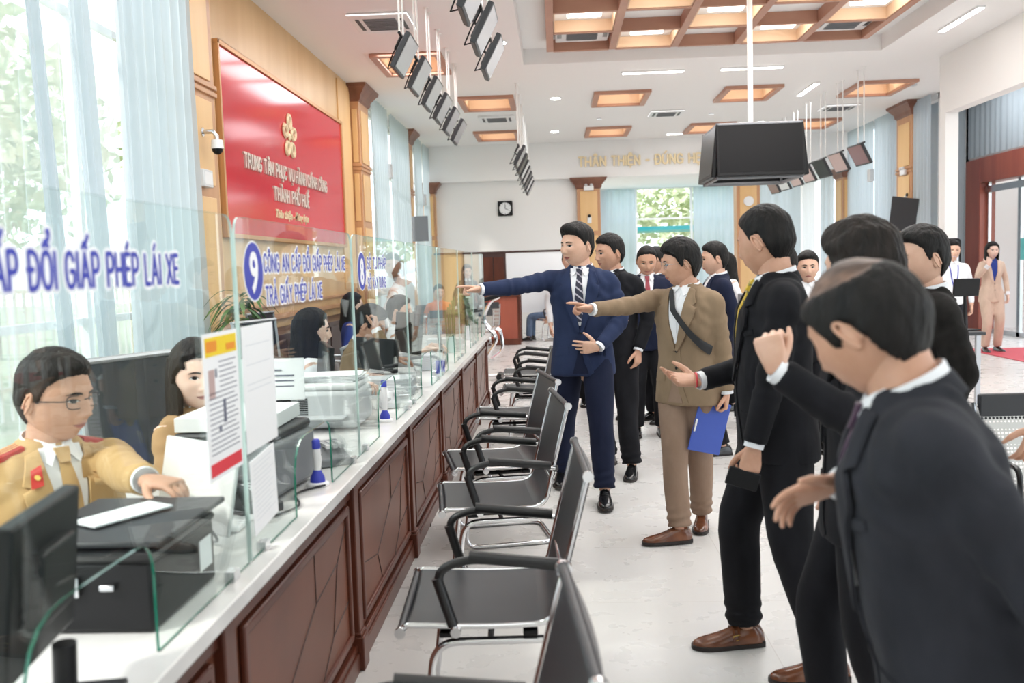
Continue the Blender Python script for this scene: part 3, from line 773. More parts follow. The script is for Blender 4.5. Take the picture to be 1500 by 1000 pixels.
        for z in (vz - .02, vz - .115): s.disc('button', -.008, z, .0085, btn, .0085, .004, s.upname)
    def legs(s, mat, feet=None, shoe='shoe_black', hemr=.062, pole=(0, 1, 0), knees=None, strap=False, thigh=1., name='trousers', show_shoes=True, skirt=None):
        mb = MB(); dz = 0 if s.seat is None else (.93 - s.seat / s.k)
        hp = V(0, -.005, .935 - dz); f = s.fat
        mb.ball(hp + V(0, 0, .03), (.172 * f, .125 * f + .3 * s.belly, .125), 24, 14)
        if s.seat is None: mb.tube([hp + V(0, 0, .0), hp + V(0, 0, .12)], [.15 * f, .155 * f], 20, 0, flat=.78, up=(0, 1, 0))
        if feet is None: feet = [(.105, .0, -6), (-.105, .0, 6)] if s.seat is None else [(.12, .44, -4), (-.12, .44, 4)]
        for i, sx in enumerate((1, -1)):
            fx, fy = feet[i][0] / s.k, feet[i][1] / s.k; up = feet[i][3] if len(feet[i]) > 3 else 0
            an = V(fx, fy, .075 + up); h = V(sx * .088 * f, -.005, .915 - dz)
            kn, an2 = ik(h, an, .435, .432, pole if knees is None else knees[i])
            an = an2
            a2 = an + nrm(kn - an) * .015
            Q = bezr([h + (h - kn) * .10, h, kn, a2], .07, 6); L = np.r_[0, np.cumsum(np.linalg.norm(np.diff(Q, axis=0), axis=1))]; L /= L[-1]
            rr = np.interp(L, [0, .12, .3, .55, .8, 1], [.10, .102 * thigh, .094 * thigh, .074, .068, hemr + .003]) * (1 + (f - 1) * .7)
            mb.tube(Q, rr, 20)
            s.joints['foot' + str(i)] = (kn, an, feet[i][2])
            if show_shoes: s.shoe(an, feet[i][2], shoe, strap, up > .02)
            s.body.tube([h, kn, an], [.05, .04, .035], 8, 0)
        vs, fs, nr = remesh(mb, .011 if s.fine else .018, 3)
        if s.fine:
            for i in range(2):
                kn, an, _ = s.joints['foot' + str(i)]
                d = np.linalg.norm(vs - kn, axis=1); hh = vs[:, 2] - an[2]
                fold = np.sin(hh * 120 + vs[:, 0] * 30) * .0050 * np.exp(-((hh - .05) / .07) ** 2) * (np.linalg.norm((vs - an)[:, :2], axis=1) < .12) + np.sin(d * 90) * .002 * np.exp(-(d / .1) ** 2)
                vs = vs + nr * fold[:, None]
            A = np.array([noise.noise(Vector((p[0] * 9 + 3, p[1] * 9, p[2] * 3.2))) for p in vs]); vs = vs + nr * (A * .009)[:, None]
        s.kids.append((name, vs, fs, [0] * len(fs), [mat], 180, None))
    def shoe(s, an, toe, mat, strap, lifted=False):
        R = rotm(rz=rad(toe)); c = V(an[0], an[1], max(0, an[2] - .075))
        prof = [(-.072, .026, .060), (-.060, .034, .082), (-.030, .037, .098), (.0, .037, .100), (.035, .039, .088), (.075, .043, .070), (.115, .046, .056), (.155, .044, .047), (.185, .036, .040), (.205, .022, .033), (.213, .008, .026)]
        rings = []; N = 16
        for y, w, h in prof:
            t = np.linspace(0, PI, N); x = np.cos(t) * w; z = .016 + (h - .016) * np.sin(t) ** .75
            rings.append(np.array([c + R @ V(a, y, b) for a, b in zip(x, z)]))
        m = MB(); m.loft(rings)
        s.kids.append(('shoe', np.vstack(m.v), m.f, m.m, [mat], 50, None))
        so = MB(); out = []
        for y, w, h in prof: out.append((w + .004, y))
        pl = [(-a, b) for a, b in out] + [(a, b) for a, b in out[::-1]]; pl = [p for p in pl]
        lo = np.array([c + R @ V(a, b * 1.02, .001) for a, b in pl]); hi = np.array([c + R @ V(a, b * 1.02, .018) for a, b in pl])
        so.loft([lo, hi]); so.add(*_boxv(c + R @ V(0, -.045, .0125), (.068, .055, .024), R))
        s.kids.append(('sole', np.vstack(so.v), so.f, so.m, ['sole_dark'], 30, 'shoe!'))
        if strap:
            m = MB()
            for y in (.035, .055):
                t = np.linspace(.15, PI - .15, 12); h = np.interp(y, [.035, .075], [.088, .070])
                m.tube(np.array([c + R @ V(math.cos(a) * .042, y, .016 + (h - .010) * math.sin(a) ** .75) for a in t]), .005, 6)
            s.kids.append(('strap', np.vstack(m.v), m.f, m.m, [mat], 50, 'shoe!'))
            m = MB(); m.tube(np.array([c + R @ V(-.040 + .0, y, z) for y, z in [(.035, .060), (.060, .055), (.058, .035), (.033, .040), (.035, .060)]]) + 0, .0022, 6)
            s.kids.append(('buckle', np.vstack(m.v), m.f, m.m, ['badge_gold'], 50, 'shoe!'))
        else:
            m = MB()
            for y in (.03, .045, .06, .075):
                h = np.interp(y, [.0, .035, .075], [.100, .088, .070]) + .002; m.tube(np.array([c + R @ V(a, y, h - abs(a) * .25) for a in (-.016, -.006, .006, .016)]), .0022, 5)
            s.kids.append(('laces', np.vstack(m.v), m.f, m.m, [mat], 50, 'shoe!'))
    def finish(s, group=None):
        c = [s.bend(V(0, -.01, z))[0] for z in (.93, 1.05, 1.2, 1.35, 1.47)]; s.body.tube(c, [.09, .09, .09, .08, .045], 12, 0)
        for sd in 'RL':
            if sd in s.joints: sh, el, w, f, n = s.joints[sd]; s.body.tube([c[3], sh, el, w], [.05, .045, .036, .022], 10, 0)
        if 'foot0' in s.joints:
            for i in range(2): s.body.tube([c[0], c[0] * .6 + s.joints['foot%d' % i][0] * .4], [.08, .05], 10, 0)
        me = MB(); me.add(np.vstack(s.body.v) * s.k, s.body.f); me.m = s.body.m
        o = me.build('person', [s.skin, 'eye_white', 'eye_dark', 'lip', 'brow_hair', 'text_white'], None, 60, fix=False)
        o.location = s.loc; o.rotation_euler = (0, 0, s.yaw); tag(o, s.label, 'person', group)
        named = {}; last_shoe = None
        for name, vs, fs, mi, mats, sm, par in s.kids:
            m = MB(); m.add(np.asarray(vs) * s.k, fs); m.m = list(mi)
            p = o
            if par == 'shoe!': p = last_shoe
            elif par and par in named: p = named[par]
            c = m.build(name, mats, p, sm, fix=(name not in ('jacket', 'trousers')))
            if name == 'shoe': last_shoe = c
            named.setdefault(name, c)
        s.obj = o
        return o
def _boxv(c, d, R):
    m = MB(); m.box(c, d, R=R); return m.v[0], m.f
# ------------------------------------------------------------------ the room
def simple(name, mats, fn, parent=None, **kw):
    m = MB(); fn(m); return m.build(name, mats, parent, **kw)
XL, XR, YF, ZC = -3.0, 6.6, 21.3, 4.26
m = MB(); m.bx(-3.2, 9.5, -4.5, 25.2, -.12, 0); struct(m.build('floor', 'polished_floor'))
# lower ceiling with the rectangular recess
RX0, RX1, RY0, RY1, ZR = -.37, 4.47, 2.6, 12.95, 4.47
# small coffers are real wells cut in the ceiling slab
wells = []
for X in (1.15, 3.25, 5.35):
    for Y in (15.75, 19.6): wells.append((X, Y))
wells += [(-1.07, 15.75), (-1.15, 19.6), (-1.85, 12.55), (-1.85, 8.6), (-1.85, 4.7)]
holes = [(RX0, RX1, RY0, RY1)] + [(X - .375, X + .375, Y - .545, Y + .545) for X, Y in wells]
xs = sorted({-3.2, 6.8} | {h[0] for h in holes} | {h[1] for h in holes}); ys = sorted({-4.5, 24.9} | {h[2] for h in holes} | {h[3] for h in holes})
m = MB()
for i in range(len(xs) - 1):
    for j in range(len(ys) - 1):
        cx, cy = (xs[i] + xs[i + 1]) / 2, (ys[j] + ys[j + 1]) / 2
        if any(h[0] < cx < h[1] and h[2] < cy < h[3] for h in holes): continue
        m.quad((xs[i], ys[j], ZC), (xs[i], ys[j + 1], ZC), (xs[i + 1], ys[j + 1], ZC), (xs[i + 1], ys[j], ZC))
for q_ in (((RX0, RY0), (RX0, RY1)), ((RX0, RY1), (RX1, RY1)), ((RX1, RY1), (RX1, RY0)), ((RX1, RY0), (RX0, RY0))): m.quad((*q_[0], ZC), (*q_[1], ZC), (*q_[1], ZC + .25), (*q_[0], ZC + .25))
m.bx(-3.2, 6.8, -4.5, 24.9, ZC + .3, ZC + .5)
struct(m.build('ceiling', 'ceiling_white', smooth=0))
m = MB(); m.bx(-3.2, 5.5, -4.6, -4.5, 0, ZC + .3); struct(m.build('wall_back', 'wall_white', smooth=0))
m = MB(); m.bx(RX0 - .1, RX1 + .1, RY0 - .1, RY1 + .1, ZR, ZR + .1); struct(m.build('ceiling', 'recess_white', smooth=0))
for i, (X, Y) in enumerate(wells):
    m = MB(); w, l = .46, .63
    for a, b, c, d in ((-w, -w + .09, -l, l), (w - .09, w, -l, l), (-w + .09, w - .09, -l, -l + .09), (-w + .09, w - .09, l - .09, l)): m.bx(X + a, X + b, Y + c, Y + d, ZC - .05, ZC + .001)
    r = m.build('ceiling_coffer', 'wood_coffer', bevel=.006)
    where = 'near the slogan beam' if Y > 18 else ('in the second row' if Y > 14 else 'over the clerks')
    side = {1.15: 'left of the pole', 3.25: 'right of the pole', 5.35: 'beside the right wall'}.get(X, 'on the counter side')
    tag(r, f'wood framed lit ceiling coffer {where}, {side}' + {12.55: ', behind the first monitors', 8.6: ', nearer', 4.7: ', nearest'}.get(Y, ''), 'ceiling light', 'wood framed ceiling coffers')
    m = MB()
    for a, b, c, d in ((-.375, -.36, -.545, .545), (.36, .375, -.545, .545), (-.36, .36, -.545, -.53), (-.36, .36, .53, .545)): m.bx(X + a, X + b, Y + c, Y + d, ZC - .01, ZC + .26)
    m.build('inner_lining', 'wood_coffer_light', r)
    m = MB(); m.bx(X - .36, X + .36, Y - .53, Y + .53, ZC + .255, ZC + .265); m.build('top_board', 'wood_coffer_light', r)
    m = MB(); m.bx(X - .31, X + .31, Y + .0, Y + .13, ZC + .215, ZC + .245); m.build('lamp_tube', 'lamp_coffer', r)
# large coffered grid in the recess
g = empty('coffer_grid', (2.05, 7.6, 4.32), 0, 'large wooden coffered ceiling grid set inside the ceiling recess', 'ceiling grid')
GX = [0 + .82 * i for i in range(6)]; GY = [12.52 - .93 * i for i in range(11)]
m = MB()
def gl(p): return (p[0] - 2.05, p[1] - 7.6, p[2] - 4.32)
for x in GX: m.bx(x - .045 - 2.05, x + .045 - 2.05, GY[-1] - 7.6, GY[0] - 7.6, 0, .15)
for y in GY:
    for i in range(5): m.bx(GX[i] + .045 - 2.05, GX[i + 1] - .045 - 2.05, y - .03 - 7.6, y + .03 - 7.6, 0, .15)
m.build('beams', 'wood_coffer', g, bevel=.004)
li = MB(); bd = MB(); nlamp = 0
for r_ in range(10):
    for c_ in range(5):
        x0, x1 = GX[c_] + .05 - 2.05, GX[c_ + 1] - .05 - 2.05; y1, y0 = GY[r_] - .035 - 7.6, GY[r_ + 1] + .035 - 7.6
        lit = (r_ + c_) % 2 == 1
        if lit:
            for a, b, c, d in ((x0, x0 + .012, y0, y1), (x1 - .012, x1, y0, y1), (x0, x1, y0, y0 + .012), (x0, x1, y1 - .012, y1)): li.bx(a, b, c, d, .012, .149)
            q = MB(); q.bx(x0 + .16, x1 - .16, y0 + .22, y0 + .46, .075, .12); lo_ = q.build('lamp_tube', 'lamp_coffer', g)
        elif r_ == 0 and c_ in (0, 4) or (r_ in (4, 8) and c_ in (0, 4)):
            q = MB(); cx, cy = (x0 + x1) / 2, (y0 + y1) / 2; q.bx(x0 + .02, x1 - .02, y0 + .1, y1 - .1, .085, .12)
            ac = q.build('air_vent', 'plastic_white', g, bevel=.01)
            q = MB(); q.bx(cx - .2, cx + .2, cy - .2, cy + .2, .078, .09)
            for k in range(7): q.bx(cx - .19, cx + .19, cy - .18 + k * .058, cy - .165 + k * .058, .070, .08)
            q.build('grille', 'plastic_grey', ac)
            q = MB()
            for s_ in (-1, 1):
                for k in range(4): q.bx(cx + s_ * .29 - .02 + k * .014, cx + s_ * .29 - .013 + k * .014, cy - .2, cy + .1, .08, .087)
            q.build('louvre', 'plastic_dark', ac)
        elif r_ == 0 and c_ == 2:
            q = MB(); cx, cy = (x0 + x1) / 2, (y0 + y1) / 2; q.cyl((cx, cy, .149), (cx, cy, .11), .03); q.build('sprinkler', 'chrome_soft', g)
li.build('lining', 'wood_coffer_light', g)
# lamps flush with the lower ceiling
def strip_lamp(x, y, dx, dy, L, label):
    m = MB(); a = V(x, y, ZC - .012); d = nrm(V(dx, dy, 0)); R = rotm(rz=math.atan2(dy, dx))
    m.box(a, (L, .085, .024), R=R); o = m.build('linear_lamp', 'plastic_white'); tag(o, label, 'ceiling lamp', 'linear ceiling lamps')
    q = MB(); q.box(a - V(0, 0, .014), (L - .03, .07, .012), R=R); q.build('diffuser', 'lamp_white', o)
strip_lamp(1.48, 13.7, 1, 0, .9, 'linear ceiling lamp left of the screen pole')
strip_lamp(2.9, 13.7, 1, 0, .9, 'linear ceiling lamp crossed by the screen pole')
strip_lamp(4.85, 11.4, 0, 1, 1.1, 'linear ceiling lamp running along the right edge of the recess')
strip_lamp(4.2, 15.6, 0, 1, 1.1, 'linear ceiling lamp among the right hanging monitors')
strip_lamp(2.9, 20.3, 1, 0, .9, 'far linear ceiling lamp above the text beam')
for x, y, lb in ((.07, 15.55, 'round downlight left of the coffer behind the recess'), (.05, 19.35, 'round downlight near the text beam'), (4.2, 19.1, 'round downlight above the far right monitors'), (-.5 + .25, 9.9 - .3, 'round downlight beside the near monitor row'), (-.42, 11.6, 'round downlight at the recess corner')):
    if lb.endswith('monitor row'): x = -.62
    if lb.endswith('corner'): x = -.62
    m = MB(); m.cyl((x, y, ZC), (x, y, ZC - .015), .10, 24); o = m.build('downlight', 'plastic_white'); tag(o, lb, 'ceiling lamp')
    q = MB(); q.cyl((x, y, ZC - .012), (x, y, ZC - .02), .08, 24); q.build('lens', 'lamp_spot', o)
def cassette(x, y, w, l, label):
    m = MB(); m.bx(x - w / 2, x + w / 2, y - l / 2, y + l / 2, ZC - .035, ZC); o = m.build('air_vent', 'plastic_white', bevel=.01); tag(o, label, 'air vent', 'ceiling air vents')
    q = MB(); q.bx(x - w * .27, x + w * .27, y - l * .30, y + l * .30, ZC - .042, ZC - .03)
    for k in range(8): q.bx(x - w * .26, x + w * .26, y - l * .29 + k * l * .08, y - l * .27 + k * l * .08, ZC - .05, ZC - .04)
    q.build('grille', 'plastic_grey', o)
    q = MB()
    for s_ in (-1, 1): q.bx(x + s_ * w * .37 - .02, x + s_ * w * .37 + .02, y - l * .3, y + l * .3, ZC - .04, ZC - .03)
    q.build('louvre', 'plastic_dark', o)
cassette(-1.85, 10.42, .66, .75, 'ceiling air vent above the first hanging monitor')
cassette(-1.02, 17.4, .66, .66, 'ceiling air vent between the two left coffers')
cassette(2.12, 17.5, .62, .6, 'ceiling air vent between coffers over the centre')
cassette(5.3, 17.6, .62, .6, 'ceiling air vent between the two right coffers')
for X, Y, lb in ((3.0, 17.8, 'small round ceiling sensor right of centre'), (.9, 17.9, 'small round ceiling sensor left of centre'), (5.9, 15.6, 'small round ceiling sensor near the right wall')):
    m = MB(); m.cyl((X, Y, ZC), (X, Y, ZC - .03), .05, 16); tag(m.build('smoke_sensor', 'plastic_light'), lb, 'sensor')

# left wall: windows, gold panelling, red panel
m = MB()
m.bx(-3.2, XL, 7.25, 14.5, 0, ZC); struct(m.build('wall_left', 'wood_gold'))
for n_, (y0, y1) in enumerate(((-4.5, 7.25), (14.5, 18.4), (18.9, 21.3))):
    m = MB(); m.bx(-3.2, XL - .02, y0, y1, 0, .25); m.bx(-3.2, XL - .02, y0, y1, ZC - .12, ZC); struct(m.build('wall_left', 'wall_white', smooth=0))
    w = MB(); k = max(1, int((y1 - y0) / 1.3))
    for i in range(k + 1):
        y = y0 + (y1 - y0) * i / k; w.bx(-3.14, -3.08, max(y0, y - .025), min(y1, y + .025), .25, ZC - .12)
    for z in (.25, 1.2, 3.2, ZC - .17): w.bx(-3.13, -3.09, y0, y1, z, z + .05)
    fr = struct(w.build('window_%d' % (n_ + 1), 'plastic_white', bevel=0))
    g_ = MB(); g_.quad((-3.11, y0, .25), (-3.11, y1, .25), (-3.11, y1, ZC - .12), (-3.11, y0, ZC - .12)); g_.build('pane', 'window_glass', fr)
def drape(name, x, y0, y1, z0, z1, mat, amp=.035, wl=.16, axis='y', label='', slant=0., group='window drapes', cat='curtain', seed=0):
    """one hanging cloth with folds"""
    n = max(10, int((y1 - y0) / wl * 10)); t = np.linspace(0, 1, n); y = y0 + (y1 - y0) * t
    ph = np.cumsum(.6 + .8 * np.random.RandomState(int(abs(y0) * 100) + seed).rand(n)); ph = ph / ph[-1] * (y1 - y0) / wl * 2 * PI
    rows = []
    for z in np.linspace(z0, z1, 7):
        f = (z - z0) / (z1 - z0); xx = x + amp * (1.1 - .35 * f) * np.sin(ph + .3 * math.sin(z * 1.3)); yy = y + slant * (1 - f)
        rows.append(np.stack([xx, yy, np.full(n, z)], 1) if axis == 'y' else np.stack([yy, xx, np.full(n, z)], 1))
    m = MB(); m.loft(rows, caps=False, closed=False)
    o = m.build(name, mat, smooth=180, fix=False); return tag(o, label, cat, group)
Z0, Z1 = .06, ZC - .03
drape('curtain', -2.86, 2.2, 6.0, Z0, Z1, 'curtain_sheer', .025, .22, label='sheer pale drape letting the garden show through, behind the officer')
drape('curtain', -2.80, 5.98, 7.2, Z0, Z1, 'curtain_blue', .05, .15, label='dense light blue drape gathered beside the near wooden pilaster')
drape('curtain', -2.78, 4.82, 4.98, Z0, Z1, 'curtain_blue', .03, .08, slant=.25, label='narrow slanting blue drape strip at the left picture edge')
drape('curtain', -2.78, 5.30, 5.50, Z0, Z1, 'curtain_blue', .03, .09, slant=.18, label='narrow slanting blue drape strip in the middle of the sheer window')
for y0, y1, lb in ((14.62, 15.9, 'light blue drape right after the pilaster at the red panel'), (16.3, 18.2, 'light blue drape before the third left pilaster'), (19.0, 20.0, 'light blue drape after the third left pilaster'), (20.25, 21.2, 'light blue drape in the far left corner')):
    drape('curtain', -2.84, y0, y1, Z0, Z1, 'curtain_blue', .04, .2, label=lb)
# pilasters
def pilaster(x0, x1, y0, y1, ztop, label, face, zc=None):
    """box column with framed panels and a dark stepped capital; face: axis directions that get panels"""
    cx, cy = (x0 + x1) / 2, (y0 + y1) / 2; e = empty('pilaster', (cx, cy, 0), 0, label, 'pilaster', 'wooden pilasters')
    hx, hy = (x1 - x0) / 2, (y1 - y0) / 2
    m = MB(); m.bx(-hx, hx, -hy, hy, 0, ztop); m.build('shaft', 'wood_pilaster', e, bevel=.006)
    m = MB(); bands = [(.45, 2.15), (2.25, 2.95 if ztop > 3.9 else 3.1), (3.12, ztop - .36)] if ztop > 3.9 else [(.45, 2.15), (2.25, ztop - .3)]
    gm = MB()
    for z0, z1 in bands:
        for sx, sy in face:
            if sx: m.bx(min(sx * hx, sx * (hx + .012)), max(sx * hx, sx * (hx + .012)), -hy + .10, hy - .10, z0, z1)
            else: m.bx(-hx + (.07 if hx > .2 else .03), hx - (.07 if hx > .2 else .03), min(sy * hy, sy * (hy + .012)), max(sy * hy, sy * (hy + .012)), z0, z1)
    m.build('panel', 'wood_pilaster_panel', e, bevel=.006)
    m = MB()
    for z in ((3.0, 3.06) if ztop > 3.9 else ()): m.bx(-hx - .02, hx + .02, -hy - .02, hy + .02, z, z + .04)
    m.bx(-hx - .03, hx + .03, -hy - .03, hy + .03, 0, .30); m.build('moulding', 'wood_pilaster', e, bevel=.006)
    m = MB(); k = [(0, .25), (.03, .22), (.04, .16), (.12, .06), (.14, .05), (.15, 0)]; rings = []
    for o_, dz in k: rings.append([(-hx - o_, -hy - o_, ztop - dz), (hx + o_, -hy - o_, ztop - dz), (hx + o_, hy + o_, ztop - dz), (-hx - o_, hy + o_, ztop - dz)])
    m.loft(rings); m.build('capital', 'wood_capital', e, smooth=0)
    return e
pilaster(-3.0, -2.86, 7.28, 7.85, ZC, 'wooden pilaster with camera left of the red panel', [(1, 0), (0, -1)])
pilaster(-3.0, -2.86, 13.8, 14.5, ZC, 'wooden pilaster with dark capital right of the red panel', [(1, 0), (0, -1)])
pilaster(-3.0, -2.86, 18.42, 18.95, ZC, 'third wooden pilaster on the left wall, between blue drapes', [(1, 0), (0, -1)])
pilaster(-3.0, -2.72, 21.1, 21.4, 3.45, 'narrow wooden pilaster in the far left corner', [(1, 0), (0, -1)])
pilaster(.52, 1.05, 21.12, 21.5, 3.45, 'wooden pilaster on the far wall left of the far window', [(0, -1)])
pilaster(4.1, 4.62, 21.12, 21.5, 3.45, 'wooden pilaster on the far wall behind the hanging screen', [(0, -1)])
pilaster(6.48, 6.7, 17.2, 17.95, ZC, 'wooden pilaster with dark capital on the right wall', [(-1, 0), (0, -1)])
pilaster(6.42, 6.7, 21.0, 21.6, 3.5, 'wooden pilaster in the far right corner', [(-1, 0), (0, -1)])
# ledge, low dark cabinets along the clerks' wall
m = MB(); m.bx(-3, -2.94, 7.85, 13.8, 1.02, 1.07); m.bx(-3, -2.95, 7.85, 13.8, 1.16, 1.19); struct(m.build('trim_1', 'wood_pilaster', bevel=.005))
m = MB(); m.bx(-3, -2.975, 7.9, 8.18, 1.25, 4.2); m.bx(-3, -2.98, 13.0, 13.75, 1.25, 4.2); struct(m.build('trim_2', 'wood_pilaster_panel', bevel=.004))
for i in range(5):
    y = 8.05 + i * 1.14; e = empty('low_cabinet', (-2.78, y + .55, 0), 0, 'dark low cabinet under the gold panelled wall, ' + ['nearest the potted plant', 'second from the potted plant', 'middle one of the run', 'second from the far pilaster', 'nearest the far pilaster'][i], 'cabinet', 'low cabinets behind the clerks')
    m = MB(); m.bx(-.2, .2, -.56, .56, .08, .93); m.bx(-.17, .17, -.54, .54, 0, .08); m.build('body', 'dark_cabinet', e, bevel=.004)
    for s_ in (-1, 1):
        q = MB(); q.bx(.2, .218, min(s_ * .01, s_ * .54), max(s_ * .01, s_ * .54), .12, .88); d_ = q.build('door', 'dark_cabinet', e, bevel=.004)
        q = MB(); q.tube(bezr([(.218, s_ * .05, .5), (.24, s_ * .05, .5), (.24, s_ * .05, .62), (.218, s_ * .05, .62)], .01), .005, 6); q.build('handle', 'chrome_soft', d_)
# red panel with raised lettering and flower emblem
rp = empty('sign_board', (-2.97, 10.6, 1.88), 0, 'large glossy red wall panel with silver Vietnamese lettering and gold emblem', 'sign')
m = MB(); m.bx(-.02, .02, -2.36, 2.33, 0, 1.67); m.build('board', 'red_panel', rp, bevel=.004)
m = MB()
for a, b, c, d in ((-2.40, -2.36, 0, 1.71), (2.33, 2.37, 0, 1.71), (-2.40, 2.37, 1.67, 1.71), (-2.40, 2.37, -.04, 0)): m.bx(-.02, .04, a, b, c, d)
m.build('frame', 'gold_frame', rp, bevel=.004)
def wall_text(par, body, yc, z, size, mat, width, ex=.008, name='lettering'):
    m = MB(); stroke_text(m, body, (.021, yc, z), (0, 1, 0), (0, 0, 1), size, width, wt=.20, depth=.016, align='CENTER'); return m.build(name, mat, par, smooth=0)
wall_text(rp, 'TRUNG TÂM PHỤC VỤ HÀNH CHÍNH CÔNG', 10.35 - 10.6, 2.53 - 1.88, .13, 'letter_silver', 3.15)
wall_text(rp, 'THÀNH PHỐ HUẾ', 10.35 - 10.6, 2.28 - 1.88, .13, 'letter_silver', 1.35)
m = MB(); put_text(m, 'Thân thiện - Đúng hẹn', (.024, 10.35 - 10.6, 2.10 - 1.88), (0, 1, 0), (0, 0, 1), size=.12, offset=.003, extrude=.006, align='CENTER', width=1.3, shear=.3); m.build('lettering', 'letter_gold', rp, smooth=0)
m = MB()
for i in range(5):
    a = PI / 2 + i * 2 * PI / 5; c = V(.03, 10.35 - 10.6 + .165 * math.cos(a), 3.02 - 1.88 + .165 * math.sin(a))
    t = np.linspace(0, 2 * PI, 19); m.tube(np.array([c + V(0, .075 * math.cos(b) * math.cos(a) - .06 * math.sin(b) * math.sin(a), .075 * math.cos(b) * math.sin(a) + .06 * math.sin(b) * math.cos(a)) for b in t]), .022, 6)
m.ball((.03, -.25, 1.14), (.02, .045, .045), 10, 6); m.build('emblem', 'letter_gold', rp)
# far wall, text beam, far window bay
m = MB(); m.bx(-3.2, .52, YF, YF + .15, 0, 3.6); struct(m.build('wall_far', 'wall_white', smooth=0))
m = MB(); m.bx(-3.2, 6.8, 21.1, YF + .2, 3.45, ZC); m.bx(.5, 6.8, 21.5, 24.75, 3.45, 3.55); struct(m.build('trim_3', 'beam_white', smooth=0))
m = MB(); stroke_text(m, 'THÂN THIỆN - ĐÚNG HẸN - ĐÚNG LUẬT', (.58, 21.099, 3.70), (1, 0, 0), (0, 0, 1), .20, 4.55, wt=.20, depth=.03); tag(m.build('wall_lettering', 'letter_gold', smooth=0), 'gold raised slogan lettering on the white beam before the far window', 'lettering')
m = MB(); m.bx(.5, 6.8, 24.6, 24.75, 0, .6); m.bx(.5, 1.4, 24.6, 24.75, .6, 3.5); m.bx(6.2, 6.8, 24.6, 24.75, .6, 3.5); struct(m.build('wall_far', 'wall_white', smooth=0))
w = MB()
for x in (1.4, 2.15, 3.6, 4.6, 5.8): w.bx(x - .03, x + .03, 24.62, 24.68, .6, 3.5)
for z in (.6, 2.62, 3.42): w.bx(1.4, 6.2, 24.63, 24.67, z, z + .05)
fr = struct(w.build('window_4', 'plastic_white')); g_ = MB(); g_.quad((1.4, 24.65, .6), (6.2, 24.65, .6), (6.2, 24.65, 3.5), (1.4, 24.65, 3.5)); g_.build('pane', 'window_glass', fr)
drape('curtain', 24.45, 1.1, 2.12, .05, 3.42, 'blind_blue', .03, .2, axis='x', label='blue blind left of the clear part of the far window')
drape('curtain', 24.45, 3.62, 4.75, .05, 3.42, 'blind_blue', .03, .2, axis='x', label='blue blind right of the clear part of the far window')
drape('curtain', 24.45, 4.95, 5.5, .05, 3.42, 'curtain_sheer', .03, .2, axis='x', label='pale blind in the far window behind the second far pilaster')
drape('curtain', 21.8, 4.65, 5.7, .05, 3.42, 'blind_blue', .02, .2, axis='x', label='light blue blind right of the second far pilaster')
drape('curtain', 21.82, 5.75, 6.15, .05, 3.42, 'curtain_sheer', .01, .2, axis='x', label='white blind strip near the far right corner')
drape('curtain', 21.8, 6.15, 6.45, .05, 3.42, 'blind_blue', .02, .1, axis='x', label='blue blind strip in the far right corner')
# right wall
m = MB(); m.bx(XR + .06, XR + .2, 16.4, 21.6, 0, .2); m.bx(XR + .06, XR + .2, 16.4, 21.6, ZC - .1, ZC + .1); m.bx(XR + .06, XR + .2, 16.4, 16.5, 0, ZC); struct(m.build('wall_right', 'wall_white', smooth=0))
w = MB()
for y in (16.5, 17.1, 18.0, 19.3, 20.3, 21.0): w.bx(XR + .08, XR + .14, y - .03, y + .03, .2, ZC - .1)
fr = struct(w.build('window_5', 'plastic_white')); g_ = MB(); g_.quad((XR + .11, 16.5, .2), (XR + .11, 21.5, .2), (XR + .11, 21.5, ZC - .1), (XR + .11, 16.5, ZC - .1)); g_.build('pane', 'window_glass', fr)
drape('curtain', 6.5, 16.42, 17.15, Z0, Z1, 'blind_blue', .02, .15, label='light blue drape at the near end of the right wall')
drape('curtain', 6.5, 18.0, 19.25, Z0, Z1, 'blind_blue', .02, .15, label='light blue drape after the right wall pilaster')
drape('curtain', 6.52, 19.35, 21.0, Z0, Z1, 'blind_blue', .02, .15, label='light blue drape before the far right corner')
# near right beam, pier and entrance bay
m = MB(); m.bx(5.5, 5.68, -4.5, 13.58, 3.46, ZC); m.bx(5.5, 5.68, 13.38, 13.58, 0, 3.46); struct(m.build('wall_right', 'wall_white', smooth=0))
m = MB(); m.bx(5.68, 9.3, 2.0, 13.58, 4.5, 4.6); m.bx(6.85, 9.3, 13.58, 18.7, 4.5, 4.6); struct(m.build('ceiling', 'ceiling_white', smooth=0))
m = MB(); m.bx(6.8, 9.3, 18.5, 18.65, 0, 4.5); m.bx(8.0, 8.2, 18.35, 18.6, 0, 4.5); m.bx(8.0, 8.2, 6.0, 18.5, 3.235, 4.5); m.bx(8.0, 8.2, 6, 13.2, 0, 3.3); struct(m.build('wall_right', 'wall_white', smooth=0))
drape('curtain', 7.95, 11.0, 14.9, 3.28, 4.48, 'blind_blue', .012, .2, label='pale blue blind over the entrance door, nearer length')
drape('curtain', 7.95, 15.0, 18.3, 3.28, 4.48, 'blind_blue', .012, .2, label='pale blue blind over the entrance door, farther length')
drape('curtain', 18.42, 6.75, 7.95, .05, 4.44, 'blind_blue', .012, .2, axis='x', label='pale blue blind on the back wall of the entrance bay')
m = MB()
for a, b, c, d in ((17.75, 18.35, 0, 3.235), (13.2, 13.8, 0, 3.235), (13.8, 17.75, 2.78, 3.235)): m.bx(7.93, 8.22, a, b, c, d)
df = struct(m.build('door_1', 'door_wood_red', bevel=.01))
m = MB()
for y in (17.7, 16.55, 16.5, 15.35, 14.2): m.bx(8.06, 8.11, y - .03, y + .03, 0, 2.78)
m.bx(8.04, 8.13, 13.8, 17.75, 2.60, 2.72); m.bx(8.06, 8.11, 13.8, 17.75, 0, .08); m.build('door_rail', 'chrome_soft', df)
